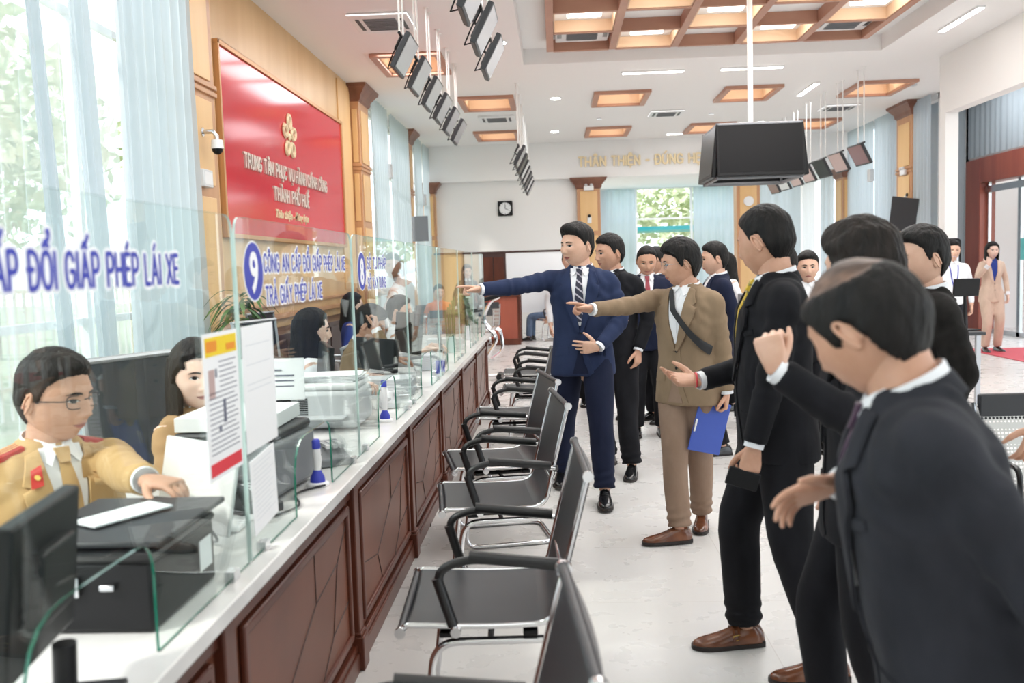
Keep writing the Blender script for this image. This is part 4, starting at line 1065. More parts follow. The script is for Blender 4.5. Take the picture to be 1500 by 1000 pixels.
m = MB(); m.quad((8.085, 13.8, .05), (8.085, 17.7, .05), (8.085, 17.7, 2.6), (8.085, 13.8, 2.6)); m.build('pane', 'window_glass', df)
m = MB(); m.bx(8.05, 8.058, 15.4, 16.45, 1.35, 1.72); tag(m.build('door_sticker', 'poster_teal'), 'pale teal safety strip on the glass entrance door', 'sticker')
m = MB(); m.bx(9.6, 9.64, 17.5, 19.6, -.15, 3.1); bn = m.build('banner', 'banner_red'); tag(bn, 'tall red banner standing outside the glass entrance door', 'banner')
m = MB(); stroke_text(m, 'CHÀO MỪNG', (9.595, 18.6, 2.75), (0, 0, -1), (0, 1, 0), .25, 2.1, wt=.18, depth=.004); m.build('lettering', 'text_white', bn, smooth=0)
m = MB(); m.bx(6.3, 7.2, 12.6, 14.6, .002, .012); tag(m.build('floor_mat', 'banner_red'), 'red mat on the white floor beside the entrance door', 'mat')
# outdoors
m = MB(); m.bx(-40, -3.3, -30, 60, -.4, -.15); m.bx(-3.3, 40, 25.4, 60, -.4, -.15); m.bx(9.6, 40, -30, 25.4, -.4, -.15); struct(m.build('ground_outside', 'grass_ground', smooth=0))
m = MB(); m.bx(1.2, 4.6, 26.2, 26.6, 2.38, 2.5); m.bx(1.2, 4.6, 24.8, 26.7, 2.34, 2.38); tag(m.build('awning', 'awning_teal'), 'turquoise awning edge outside the far window', 'awning')
def leaf_cloud(n, c, r, s, seed):
    rs = np.random.RandomState(seed); p = rs.randn(n, 3); p /= np.linalg.norm(p, axis=1)[:, None]; p = p * (rs.rand(n, 1) ** .4) * r + c
    a = rs.randn(n, 3); a /= np.linalg.norm(a, axis=1)[:, None]; b = np.cross(a, rs.randn(n, 3)); b /= np.linalg.norm(b, axis=1)[:, None]; sz = s * (.6 + .8 * rs.rand(n, 1))
    v = np.stack([p - a * sz, p + b * sz * .5, p + a * sz, p - b * sz * .5], 1).reshape(-1, 3)
    return v, [(4 * i, 4 * i + 1, 4 * i + 2, 4 * i + 3) for i in range(n)]
for i, (x, y, h, r, lb) in enumerate(((-8.5, 9.5, 3.5, 2.2, 'garden tree outside the sheer window, the nearest'), (-9.5, 14, 4.2, 2.5, 'garden tree outside the sheer window, the middle one'), (-12, 19, 4.5, 3.0, 'garden tree outside the sheer window, the farthest'), (1.2, 29.5, 3.0, 2.1, 'garden tree seen through the far window, left'), (5.0, 33, 3.6, 2.4, 'garden tree seen through the far window, right'), (-6.5, 20.5, 3.0, 1.8, 'bushy tree outside the far left drapes'))):
    e = empty('garden_tree', (x, y, -.15), 0, lb, 'tree', 'trees in the garden')
    v, f = leaf_cloud(1500, V(0, 0, h), V(r, r, r * .8), .17, i); m = MB(); m.add(v, f); m.build('foliage', 'tree_leaf', e, smooth=0, fix=False)
    m = MB(); m.tube([(0, 0, 0), (.05, .1, h * .5), (0, .05, h)], [.16, .12, .06], 10)
    for k in range(4): m.tube([(0, 0, h * .45), (math.cos(k * 1.6) * r * .4, math.sin(k * 1.6) * r * .4, h * .8)], [.06, .02], 6)
    m.build('trunk', 'tree_bark', e)
# garden fence glimpsed through the sheer drape
m = MB(); m.bx(-6.55, -6.5, 2, 20, 1.35, 1.40); m.bx(-6.55, -6.5, 2, 20, .2, .25)
for i in range(90): m.bx(-6.54, -6.51, 2 + i * .2, 2.03 + i * .2, -.15, 1.4)
tag(m.build('fence', 'plastic_white', smooth=0), 'white picket railing in the garden outside the sheer window', 'fence')

# clock and small wall devices
e = empty('wall_clock', (-1.12, 21.29, 2.83), 0, 'square black framed clock with white face on the far white wall', 'clock')
m = MB(); m.bx(-.17, .17, -.045, 0, -.17, .17); m.build('frame', 'plastic_black', e, bevel=.02)
m = MB(); m.cyl((0, -.045, 0), (0, -.052, 0), .135, 32); m.build('dial', 'text_white', e)
m = MB(); m.box((0, -.056, .04), (.012, .006, .09)); m.box((.035, -.056, -.02), (.01, .006, .09), R=rotm(ry=rad(120))); m.build('hands', 'plastic_black', e)
m = MB()
for k in range(12): a = k * PI / 6; m.box((.115 * math.sin(a), -.054, .115 * math.cos(a)), (.010, .004, .018), R=rotm(ry=a))
m.build('hour_marks', 'plastic_black', e)
def dome_camera(x, y, z, sx, label):
    e = empty('security_camera', (x, y, z), 0, label, 'camera')
    m = MB(); m.tube([(0, 0, .12), (sx * .09, 0, .12), (sx * .12, 0, .08), (sx * .12, 0, .05)], .018, 10); m.cyl((0, 0, .12), (sx * .01, 0, .12), .035); m.build('bracket', 'chrome_soft', e)
    m = MB(); m.cyl((sx * .12, 0, -.02), (sx * .12, 0, .05), .052, 20, r2=.045); m.build('housing', 'plastic_white', e)
    m = MB(); m.ball((sx * .12, 0, -.025), .043, 16, 10); m.build('dome', 'screen_black', e); return e
dome_camera(-2.85, 7.5, 2.55, 1, 'white dome camera with black eye on the pilaster left of the red panel')
m = MB(); m.bx(-2.86, -2.80, 7.36, 7.56, 2.22, 2.36); o = m.build('junction_box', 'plastic_light', bevel=.006); tag(o, 'white junction box under the dome camera on the pilaster', 'box')
m = MB(); m.bx(-2.80, -2.797, 7.38, 7.54, 2.24, 2.34); m.build('lid', 'plastic_white', o)
for x, y, z, a, lb in ((.79, 21.10, 3.22, 'y', 'emergency light high on the far pilaster left of the window'), (4.36, 21.10, 3.22, 'y', 'emergency light on the far pilaster behind the screen'), (6.46, 17.5, 3.02, 'x', 'emergency light on the right wall pilaster')):
    e = empty('emergency_light', (x, y, z), 0 if a == 'y' else -PI / 2, lb, 'lamp', 'emergency lights')
    m = MB(); m.bx(-.11, .11, -.05, 0, -.06, .04); m.build('case', 'plastic_white', e, bevel=.008)
    for s_ in (-1, 1): q = MB(); q.ball((s_ * .06, -.05, .06), (.035, .03, .03), 12, 8); q.build('lamp_head', 'plastic_light', e)
for x, y, z, lb in ((.79, 21.11, 2.5, 'small black and white fire alarm on the far left pilaster'), (6.47, 17.4, 2.5, 'small fire alarm on the right wall pilaster')):
    m = MB(); m.box((x, y, z), (.09, .05, .15)); o = m.build('alarm_unit', 'plastic_white', bevel=.01); tag(o, lb, 'alarm'); q = MB(); q.ball((x - .0, y - .03, z + .09), .035, 10, 8); q.build('sounder', 'plastic_black', o)
m = MB(); m.cyl((4.36, 21.10, 2.80), (4.36, 21.06, 2.80), .11, 24); tag(m.build('wall_speaker', 'plastic_white'), 'round white speaker on the far pilaster behind the hanging screen', 'speaker')
for x, y, z0, lb in ((-2.8, 15.95, 3.2, 'white vertical cable box between the first far left drapes'), (-2.8, 20.1, 3.0, 'white vertical cable box between the farthest left drapes')):
    m = MB(); m.bx(x - .05, x + .02, y - .1, y + .1, z0 - .12, z0 + .12); tag(m.build('cable_box', 'plastic_light', bevel=.004), lb, 'box')
for y, x in ((19.3, 6.45),):
    m = MB(); m.bx(x - .04, x + .04, y - .1, y + .1, 3.0, 3.25); tag(m.build('cable_box', 'plastic_light', bevel=.004), 'grey cable box between the right wall drapes', 'box')

# ------------------------------------------------------------------ screens
def side_monitor(label, group, loc, face, screen, rot=0.):
    """small display hung from two white rods; face -1 looks to -X, +1 to +X; tipped down"""
    e = empty('hanging_monitor', loc, 0, label, 'monitor', group); R = rotm(ry=face * rad(28)) if face > 0 else rotm(ry=-rad(28))
    f = face; Rz = rotm(rz=rad(rot))
    T = lambda p: Rz @ (R @ V(*p))
    RR = Rz @ R
    m = MB(); m.box(T((0, 0, 0)), (.045, .50, .33), R=RR); m.box(T((-f * .03, 0, -.02)), (.03, .36, .2), R=RR); m.build('casing', 'plastic_dark', e, bevel=.006)
    m = MB(); m.box(T((f * .0235, 0, .004)), (.002, .46, .29), R=RR); m.build('screen', screen, e)
    m = MB(); m.tube(np.array([T((-f * .04, 0, 0)), T((-f * .10, .0, .02)), T((-f * .10, 0, .14))]), .014, 8); m.tube(np.array([T((-f * .10, -.12, .14)), T((-f * .10, .12, .14))]), .014, 8); m.tube(np.array([T((-f * .05, .1, -.1)), T((-f * .10, .05, -.16)), T((-f * .09, -.04, -.05)), T((-f * .10, .0, .14))]), .006, 6)
    m.build('bracket', 'plastic_black', e)
    for s_ in (-1, 1):
        p = T((-f * .10, s_ * .10, .14)); q = MB(); q.cyl(p, (p[0], p[1], ZC - loc[2]), .009, 8); q.cyl((p[0], p[1], ZC - loc[2] - .01), (p[0], p[1], ZC - loc[2]), .03, 12); q.build('rod', 'rod_white', e)
    return e
ordn = ['nearest', 'second', 'third', 'fourth', 'fifth', 'sixth', 'seventh', 'eighth']
for i in range(6): side_monitor('hanging monitor with silver face above the clerks, %s in the row' % ordn[i], 'monitors hung over the clerks', (-1.28, 8.25 + .91 * i, 3.38 - .004 * i), 1, 'screen_grey')
for i in range(5): side_monitor('dark backed hanging monitor over the customer side, %s of the near four' % ordn[i] if i < 4 else 'dark backed hanging monitor over the customer side, the farthest near one', 'near monitors over the counter front', (-.5, 8.2 - .95 * i, 3.32), 1, 'screen_grey')
for i in range(7): side_monitor('small hanging monitor in the far centre row, %s from the camera' % ordn[i], 'monitors of the far centre row', (-.5, 14.3 + .95 * i, 3.17), 1, ['screen_grey', 'screen_black', 'plastic_light'][i % 3])
cols = ['screen_wine', 'screen_pink', 'screen_black', 'screen_pink', 'screen_pink', 'plastic_light', 'screen_wine']
for i in range(7): side_monitor('hanging monitor with %s in the right row, %s from the camera' % (['wine red face', 'pale pink face', 'dark face', 'pink white face', 'rosy face', 'white face', 'dark brown face'][i], ordn[i]), 'monitors of the right hand row', (4.56, [14.13, 15.13, 16.08, 16.98, 17.85, 18.75, 19.6][i], 3.0), -1, cols[i], rot=6)
# cube of four television screens on a pole
tv = empty('hanging_screen_cube', (2.1, 10.02, 2.335), rad(0), 'large black four sided television cluster hanging on a white pole', 'television')
for k, (R_) in enumerate((0, 90, 180, 270)):
    R = rotm(rz=rad(R_)); Rt = R @ rotm(rx=rad(-6)); c = R @ V(0, -.44, .27)
    m = MB(); m.box(c, (.88, .05, .53), R=Rt); o = m.build('television', 'plastic_black', tv, bevel=.008)
    q = MB(); q.box(c + Rt @ V(0, -.026, .01), (.84, .003, .48), R=Rt); q.build('display', 'screen_black', o)
m = MB()
for z in (0, .26, .53):
    for a, b in (((-.42, -.42), (.42, -.42)), ((.42, -.42), (.42, .42)), ((.42, .42), (-.42, .42)), ((-.42, .42), (-.42, -.42))): m.cyl((a[0], a[1], z), (b[0], b[1], z), .02, 8)
for a in ((-.42, -.42), (.42, -.42), (.42, .42), (-.42, .42)): m.cyl((a[0], a[1], -.02), (a[0], a[1], .55), .02, 8)
for a in ((-.42, 0, .42, 0), (0, -.42, 0, .42)): m.cyl((a[0], a[1], .53), (a[2], a[3], .53), .02, 8)
m.build('steel_frame', 'plastic_grey', tv)
m = MB(); m.cyl((0, 0, .5), (0, 0, ZR - 2.36), .028, 14); m.cyl((0, 0, ZR - 2.42), (0, 0, ZR - 2.36), .08, 16); m.build('pole', 'rod_white', tv)
e = empty('wall_screen', (6.30, 17.1, 2.22), rad(0), 'tilted dark flat screen mounted on the right wall pilaster', 'monitor')
m = MB(); m.box((0, 0, 0), (.04, .46, .62), R=rotm(rx=rad(10), ry=rad(-12), rz=rad(55))); m.build('casing', 'plastic_dark', e, bevel=.006)
m = MB(); m.tube([(0.02, 0.02, 0), (.18, .1, .02)], .02, 8); m.build('bracket', 'plastic_black', e)
e = empty('wall_screen', (-2.84, 18.6, 2.3), 0, 'grey flat screen seen edge on at the third left pilaster', 'monitor')
m = MB(); m.box((.18, -.32, 0), (.32, .04, .5)); m.build('casing', 'plastic_grey', e, bevel=.006); m = MB(); m.tube([(0, -.25, 0), (.15, -.3, 0)], .02, 8); m.build('bracket', 'plastic_black', e)
# ------------------------------------------------------------------ service counter
POST = [.70, 2.05, 3.39, 4.73, 6.07, 7.41, 8.75, 10.08]
m = MB(); m.bx(-1.62, -.737, -.6, 10.14, .735, .775); m.bx(-1.62, -.760, -.6, 10.13, .715, .737); tag(m.build('worktop', 'counter_stone', bevel=.004), 'long pale stone worktop running along the whole service counter', 'worktop')
def counter_unit(y0, y1, label):
    """one bay: carcass, framed front with a carved geometric panel, plinth, post at the far end"""
    e = empty('counter_unit', (-.80, (y0 + y1) / 2, 0), 0, label, 'counter unit', 'wooden counter bays'); h = (y1 - y0) / 2
    m = MB(); m.bx(-.03, .0, -h + .001, h - .05, 0.001, .715); m.build('carcass', 'counter_wood', e)
    m = MB(); m.bx(0, .028, -h + .02, h - .06, .001, .075); m.bx(0, .02, -h + .02, h - .06, .075, .10); m.bx(0, .012, -h + .02, h - .06, .655, .715); m.build('plinth', 'counter_wood_dark', e, bevel=.004)
    a, b, c, d = -h + .10, h - .14, .155, .625
    m = MB()
    for y0_, y1_, z0, z1 in ((a - .02, a + .012, c - .02, d + .02), (b - .012, b + .02, c - .02, d + .02), (a, b, c - .02, c + .012), (a, b, d - .012, d + .02)): m.bx(0, .020, y0_, y1_, z0, z1)
    fr = m.build('panel_frame', 'counter_wood_dark', e, bevel=.006)
    m = MB(); m.bx(0, .008, a, b, c, d); m.build('panel', 'counter_wood', e)
    W = b - a; Hh = d - c; P = lambda u, v: (.0085, a + u * W, c + v * Hh); m = MB()
    L = [((.0, .42), (.28, .30)), ((.28, .30), (.60, .62)), ((.28, .30), (.36, 0)), ((.60, .62), (.60, 1)), ((.60, .62), (.86, .70)), ((.86, .70), (1, .92)), ((.86, .70), (.78, .22)), ((.78, .22), (.62, 0)), ((.78, .22), (1, .30))]
    for p, q in L: m.cyl(P(*p), P(*q), .0024, 6)
    m.build('carved_groove', 'groove_dark', e)
    p = empty('post', (0, 0, 0)); p.parent = e; bpy.data.objects.remove(p)
    m = MB(); m.bx(-.03, .028, h - .075, h + .0, .001, .715); m.bx(-.03, .045, h - .085, h + .0, .001, .13); m.bx(-.03, .036, h - .08, h + .0, .13, .145); m.build('post', 'counter_wood_dark', e, bevel=.005)
    return e
lbs = ['wooden counter bay at the lower left picture corner', 'wooden counter bay beside the nearest office chair', 'wooden counter bay beside the second and third chairs', 'wooden counter bay fourth along the counter', 'wooden counter bay fifth along the counter', 'wooden counter bay just before the far end bay', 'last wooden counter bay at the far end of the counter']
counter_unit(-.60, .72, 'wooden counter bay nearest the camera, below the picture edge')
for i in range(7): counter_unit(POST[i] + .02, POST[i + 1] + .02, lbs[i])
# glass screens with a rounded pass-through at the bottom
def rounded(pts, radii, n=6):
    out = []; P = [V(*p) for p in pts]; N = len(P)
    for i in range(N):
        a, b, c = P[i - 1], P[i], P[(i + 1) % N]; r = radii[i]
        if r <= 0: out.append(tuple(b)); continue
        p0 = b + nrm(a - b) * r; p2 = b + nrm(c - b) * r
        for t in np.linspace(0, 1, n): out.append(tuple((1 - t) ** 2 * p0 + 2 * t * (1 - t) * b + t * t * p2))
    return out
def pane(y0, y1, oy1, label, T=.003):
    zb, zt = .777, 1.645; oy0 = oy1 - .44
    poly = rounded([(y0, zb), (oy0, zb), (oy0, 1.0), (oy1, 1.0), (oy1, zb), (y1, zb), (y1, zt), (y0, zt)], [0, 0, .13, .07, 0, 0, .05, .05])
    n = len(poly); m = MB(); vs = [(-.790 - T, p[0], p[1]) for p in poly] + [(-.790 + T, p[0], p[1]) for p in poly]
    m.add(vs, [tuple(range(n - 1, -1, -1)), tuple(range(n, 2 * n))], 0); m.add(vs, [(j, (j + 1) % n, n + (j + 1) % n, n + j) for j in range(n)], 1)
    for j, f in enumerate(m.f[2:]):
        a, b = poly[j], poly[(j + 1) % n]
        if a[1] > 1.02 and b[1] > 1.02 or (a[0] in (y0, y1) and b[0] in (y0, y1)): m.m[2 + j] = 2
    o = m.build('glass_screen', ['pane_glass', 'glass_edge', 'glass_edge_light'], smooth=0, fix=False); tag(o, label, 'glass screen', 'glass screens on the counter')
    for y in (y0 + .1, y1 - .12):
        q = MB(); q.bx(-.802, -.778, y - .02, y + .02, .775, .80); q.build('clamp', 'chrome_soft', o)
    return o
JO = [.94, 2.24, 3.55, 4.83, 6.12, 7.42, 8.72, 10.02]
OP = [1.70, 3.10, 4.39, 5.68, 6.98, 8.28, 9.55]
pl_ = ['nearest glass screen with large blue Vietnamese lettering, beside the officer', 'glass screen carrying the blue number 9 disc', 'glass screen carrying the blue number 8 disc', 'fourth glass screen, beside the seated man in the brown jacket', 'fifth glass screen along the counter', 'glass screen second from the far end', 'glass screen at the far end of the counter']
panes = [pane(JO[i] + .008, JO[i + 1] - .008, OP[i], pl_[i]) for i in range(7)]
def pane_text(par, rows, disc=None):
    m = MB(); w = MB()
    for body, y, z, width, size in rows:
        stroke_text(w, body, (-.7862, y, z), (0, 1, 0), (0, 0, 1), size, width, wt=.40, depth=.0003)
        stroke_text(m, body, (-.7857, y, z), (0, 1, 0), (0, 0, 1), size, width, wt=.165, depth=.0004)
    bk = w.build('lettering_backing', 'text_white', par, smooth=0); m.build('lettering', 'text_blue', bk, smooth=0)
    if disc:
        ch, y, z, r = disc; m = MB()
        m.cyl((-.7868, y, z), (-.7862, y, z), r * 1.06, 40); d0 = m.build('number_ring', 'text_white', par)
        m = MB(); m.cyl((-.7862, y, z), (-.7857, y, z), r, 40); m.build('number_disc', 'text_blue', d0)
        m = MB(); put_text(m, ch, (-.7852, y, z - .052), (0, 1, 0), (0, 0, 1), size=.145, offset=.004, extrude=.0003, align='CENTER', sx=.95); m.build('number', 'text_white', d0, smooth=0)
pane_text(panes[0], [('CÔNG AN CẤP ĐỔI GIẤP PHÉP LÁI XE', .965, 1.488, .925, .056)])
pane_text(panes[1], [('CÔNG AN CẤP ĐỔI GIẤP PHÉP LÁI XE', 2.46, 1.507, .96, .046), ('TRẢ GIẤY PHÉP LÁI XE', 2.465, 1.418, .60, .046)], ('9', 2.375, 1.508, .075))
pane_text(panes[2], [('SỞ TƯ PHÁP', 3.83, 1.51, .42, .044), ('SỞ XÂY DỰNG', 3.83, 1.425, .40, .044)], ('8', 3.72, 1.50, .075))
# sheets taped to the glass
def sheet(name, y0, y1, z0, z1, x, mat, label, tilt=0, cat='notice'):
    m = MB(); m.bx(-.001, .001, -(y1 - y0) / 2, (y1 - y0) / 2, -(z1 - z0) / 2, (z1 - z0) / 2); o = m.build(name, mat, loc=(x, (y0 + y1) / 2, (z0 + z1) / 2)); o.rotation_euler = (rad(tilt), 0, 0); tag(o, label, cat); return o
k = .79 / .97
p = sheet('poster', 1.995, 2.215, 1.035, 1.37, -.785, 'paper', 'printed notice with yellow heading and red foot stuck on the glass screen', 0, 'poster')
m = MB(); m.bx(.001, .0016, -.1, .1, .115, .158); m.build('heading_band', 'poster_yellow', p); m = MB(); m.bx(.0016, .002, -.095, -.03, .125, .150); m.bx(.0016, .002, .03, .09, .122, .138); m.build('heading_mark', 'poster_orange', p)
m = MB(); m.bx(.001, .0016, -.1, .1, -.158, -.128); m.build('foot_band', 'poster_red', p)
m = MB()
for i in range(19):
    z = .098 - i * .0115; m.bx(.001, .0014, (-.02 if i < 6 else -.09), .092 - .02 * (i % 3 == 1), z, z + .0022)
m.bx(.001, .0016, -.005, .012, -.045, .01); m.bx(.001, .0016, -.045, -.035, .065, .085); m.cyl((.001, -.03, -.055), (.0016, -.03, -.055), .008, 12); m.build('printed_lines', 'ink', p)
m = MB(); m.bx(.001, .0014, -.088, -.05, .02, .085); m.build('printed_stamp', 'screen_pink', p)
p = sheet('notice', 2.25, 2.50, 1.05, 1.37, -.785, 'paper', 'plain white notice sheet stuck on the glass beside the yellow headed poster')
m = MB(); [m.bx(.001, .0013, -.10, .09, .11 - z, .112 - z) for z in (0, .05, .10, .115)]; m.build('printed_lines', 'paper_grey', p)
p = sheet('notice', 2.26, 2.46, .84, 1.035, -.783, 'paper', 'lower white text sheet curling on the glass below the plain notice', 4)
m = MB(); [m.bx(.001, .0013, -.08, .08 - .02 * (i % 3), .08 - i * .012, .0815 - i * .012) for i in range(13)]; m.build('printed_lines', 'paper_grey', p)

# ------------------------------------------------------------------ things on the worktop
ZT = .776
def bottle(y, x, label, h=.16, z=ZT):
    e = empty('pen_stand', (x, y, z), 0, label, 'pen stand', 'white and blue pen stands')
    m = MB(); m.tube([(0, 0, 0), (0, 0, .01), (0, 0, .014)], [.038, .038, .030], 18); m.build('base', 'plastic_white', e)
    m = MB(); m.tube([(0, 0, .012), (0, 0, .03), (0, 0, .055)], [.026, .024, .012], 14); m.build('holder', 'text_blue', e)
    m = MB(); m.tube([(0, 0, .05), (.004, 0, .09), (.0, 0, h - .03)], [.012, .014, .013], 12); m.build('pen', 'plastic_white', e)
    m = MB(); m.tube([(0, 0, h - .032), (0, 0, h - .006), (0, 0, h)], [.0145, .0145, .010], 12); m.build('cap', 'text_blue', e)
    return e
bottle(3.06, -.83, 'white and blue pen stand at the edge of the number 9 glass screen opening')
bottle(4.36, -.84, 'white and blue pen stand beside the pale box printer', .20)
e = empty('payment_terminal', (-.82, 6.35, ZT), 0, 'upright black terminal on a blue white base near the counter end', 'terminal')
m = MB(); m.bx(-.03, .03, -.03, .03, 0, .09); m.build('base', 'text_blue', e, bevel=.006); m = MB(); m.bx(-.02, .02, -.02, .03, .09, .16); m.build('neck', 'plastic_white', e, bevel=.006); m = MB(); m.box((.0, 0, .25), (.02, .08, .20), R=rotm(ry=rad(-8))); m.build('display', 'plastic_black', e, bevel=.01)
def printer(x, y, w, d, h, body, label, rz=0):
    e = empty('printer', (x, y, ZT), rad(rz), label, 'printer')
    m = MB(); m.bx(-w / 2, w / 2, -d / 2, d / 2, .01, h * .86); m.build('housing', body, e, bevel=.02)
    m = MB(); m.bx(-w / 2 + .01, w / 2 - .01, -d / 2 + .02, d / 2 - .01, h * .86, h); m.build('lid', 'plastic_dark' if body == 'plastic_grey' else 'plastic_white', e, bevel=.012)
    m = MB(); m.bx(-w * .36, w * .36, -d / 2 - .09, -d / 2 + .02, h * .30, h * .34); m.build('tray', 'plastic_dark' if body == 'plastic_grey' else 'plastic_light', e, bevel=.004)
    m = MB()
    for i in range(9): m.bx(-w / 2 + .03, -w / 2 + .11, -d / 2 - .003, -d / 2 + .001, h * .36 + i * .009, h * .36 + i * .009 + .004)
    m.build('vent_slots', 'plastic_black', e); return e
pr = printer(-1.06, 3.02, .36, .36, .22, 'plastic_grey', 'grey laser printer with white papers on top, behind the number 9 glass', -6)
m = MB(); m.bx(-1.24, -.92, 2.88, 3.20, ZT + .223, ZT + .27); tag(m.build('paper_stack', 'paper', bevel=.002), 'thick stack of white paper lying on the grey printer', 'paper')
printer(-1.09, 4.30, .34, .34, .21, 'plastic_light', 'pale boxy printer behind the number 8 glass', 0)
m = MB()
for i in range(5): m.box((-1.09 + .01 * (i % 2), 4.34, ZT + .214 + i * .006), (.30, .22, .004), R=rotm(rz=rad(4 * i - 8)))
tag(m.build('paper_stack', 'paper'), 'loose white sheets lying on the pale boxy printer', 'paper')
printer(-1.02, 5.55, .30, .26, .12, 'plastic_light', 'small pale printer with trays before the fifth glass screen', 8)
def monitor(x, y, rz, label, w=.50, h=.30, mat='plastic_black', z=ZT, tilt=-6):
    e = empty('desk_monitor', (x, y, z), rad(rz), label, 'monitor', 'clerk desk monitors'); R = rotm(rx=rad(tilt))
    m = MB(); m.box((0, 0, h / 2 + .11), (w, .03, h), R=R); m.box((0, .02, h / 2 + .11), (w * .5, .03, h * .5), R=R); m.build('casing', mat, e, bevel=.006)
    m = MB(); m.box(np.array((0, 0, h / 2 + .11)) + R @ V(0, -.016, 0), (w - .02, .002, h - .02), R=R); m.build('display', 'screen_black', e)
    m = MB(); m.tube([(0, .03, 0), (0, .035, h / 2)], .02, 10); m.build('stand', mat, e); m = MB(); m.bx(-.11, .11, -.07, .10, 0, .012); m.build('foot', mat, e, bevel=.004); return e
# screens face the clerks (towards -X)
monitor(-.865, 1.44, -80, 'black desk monitor seen from behind at the left picture edge', w=.30, h=.25, z=ZT)
monitor(-1.14, 3.52, -55, 'desk monitor whose back carries a white notice, beside the grey printer')
monitor(-1.22, 4.75, -70, 'black desk monitor in front of the clerk with long hair', h=.24)
monitor(-1.12, 5.62, -50, 'black desk monitor in front of the man in the brown jacket', h=.20)
monitor(-1.10, 6.75, -60, 'black desk monitor behind the fifth glass screen')
def stand_sheet(x, y, rz, z, w, h, label, tilt=14):
    e = empty('notice_stand', (x, y, z), rad(rz), label, 'notice'); m = MB(); m.box((0, 0, h / 2), (w, .004, h), R=rotm(rx=rad(-tilt))); o = m.build('sheet', 'paper', e)
    q = MB()
    for i in range(5): q.box((.0, -.003 - (h / 2 - .03 - i * .018) * 0 + .0, h * .72 - i * h * .13), (w * (.7 if i else .35), .003, .004), R=rotm(rx=rad(-tilt)))
    q.build('printed_lines', 'ink', e)
    m = MB(); m.tube([(0, .01, h * .8), (0, h * .4, 0)], .004, 6); m.build('prop', 'plastic_dark', e); return e
stand_sheet(-1.09, 3.38, 8, 1.02, .22, .14, 'upper white notice board propped above the grey printer')
stand_sheet(-1.04, 3.26, 0, ZT + .27, .25, .15, 'lower white notice board with small logos, standing on the grey printer papers', 4)
# black cabinet box with a wide board at the officer's place
e = empty('black_case', (-.975, 1.97, ZT), 0, 'large black case with white sticker on the worktop in front of the officer', 'case')
m = MB(); m.bx(-.10, .14, -.18, .16, 0, .15); m.bx(-.105, .145, -.185, .165, .145, .165); m.build('shell', 'plastic_black', e, bevel=.015)
m = MB(); m.bx(.146, .1475, .05, .12, .05, .12); m.build('sticker', 'paper', e)
m = MB(); m.box((-.02, -.187, .10), (.02, .01, .04)); m.box((.05, -.19, .1), (.03, .012, .012)); m.build('latch', 'chrome_soft', e, bevel=.002)
m = MB(); m.bx(-1.15, -.83, 1.82, 2.20, .944, .958); m.bx(-1.14, -1.12, 1.85, 2.18, .776, .944); tag(m.build('desk_riser', 'plastic_dark', bevel=.004), 'dark grey raised writing board before the officer', 'desk board')
m = MB(); m.box((-1.0, 2.02, .965), (.09, .20, .004), R=rotm(rz=rad(-30))); tag(m.build('paper_sheet', 'paper'), 'single white sheet on the dark board before the officer', 'paper')
m = MB(); m.tube([(-1.13, 2.0, .967), (-1.08, 1.98, .967)], .004, 8); tag(m.build('pen', 'plastic_black'), 'black pen lying on the dark writing board', 'pen')
# white upright scanner, phone, cables
e = empty('document_camera', (-.98, 2.62, ZT), 0, 'white curved document scanner arm standing behind the notices', 'scanner')
m = MB(); m.bx(-.11, .07, -.12, .12, 0, .02); m.build('base', 'plastic_white', e, bevel=.008); m = MB(); m.tube(bezr([(-.08, .0, .02), (-.09, 0, .20), (.02, 0, .27)], .06), .012, 10); m.build('arm', 'plastic_white', e); m = MB(); m.ball((.03, 0, .26), (.03, .025, .02)); m.build('head', 'plastic_dark', e)
m = MB(); m.box((-1.0, 2.45, .93), (.34, .012, .24), R=rotm(rx=rad(-12), rz=rad(-35))); tag(m.build('tablet_screen', 'plastic_white', bevel=.005), 'white tablet like screen leaning behind the poster', 'tablet')
def phone(x, y, rz, label, mat='plastic_dark'):
    e = empty('desk_phone', (x, y, ZT), rad(rz), label, 'telephone'); m = MB()
    m.prism([(-.09, 0), (.09, 0), (.09, .075), (-.09, .03)], 0, -.08, .08); m.build('base', mat, e, bevel=.006)
    m = MB(); m.tube(bezr([(-.05, -.085, .05), (-.05, -.06, .085), (-.05, .06, .115), (-.05, .09, .09)], .03), [.020] * 4 + [.014] * 6 + [.020] * 4, 10); m.build('handset', mat, e)
    m = MB()
    for i in range(12): m.bx(.0 + (i % 3) * .025, .016 + (i % 3) * .025, -.05 + (i // 3) * .028, -.033 + (i // 3) * .028, .062, .075)
    m.build('keys', 'plastic_light', e); return e
phone(-.90, 3.42, 30, 'grey desk telephone between the grey and the pale printer', 'plastic_grey'); phone(-.88, 4.85, 20, 'light desk telephone behind the fourth glass opening', 'plastic_light'); phone(-.97, 2.72, 60, 'dark desk telephone behind the lower notice sheet')
def cable(pts, label, r=.004, mat='plastic_black', cat='cable'):
    m = MB(); m.tube(bez(pts, 8, .45), r, 8); return tag(m.build('cable', mat), label, cat)
cable([(-1.0, 2.74, ZT + .006), (-.88, 2.62, ZT + .006), (-.80, 2.76, ZT + .006), (-.88, 2.93, ZT + .006), (-.80, 3.04, ZT + .006)], 'black cable curling on the worktop beside the grey printer')
cable([(-.95, 2.40, ZT + .006), (-.90, 2.33, ZT + .03), (-.95, 2.25, ZT + .16), (-1.05, 2.22, ZT + .18), (-1.1, 2.3, ZT + .1)], 'grey cable arching behind the near glass screen', .004, 'plastic_grey')
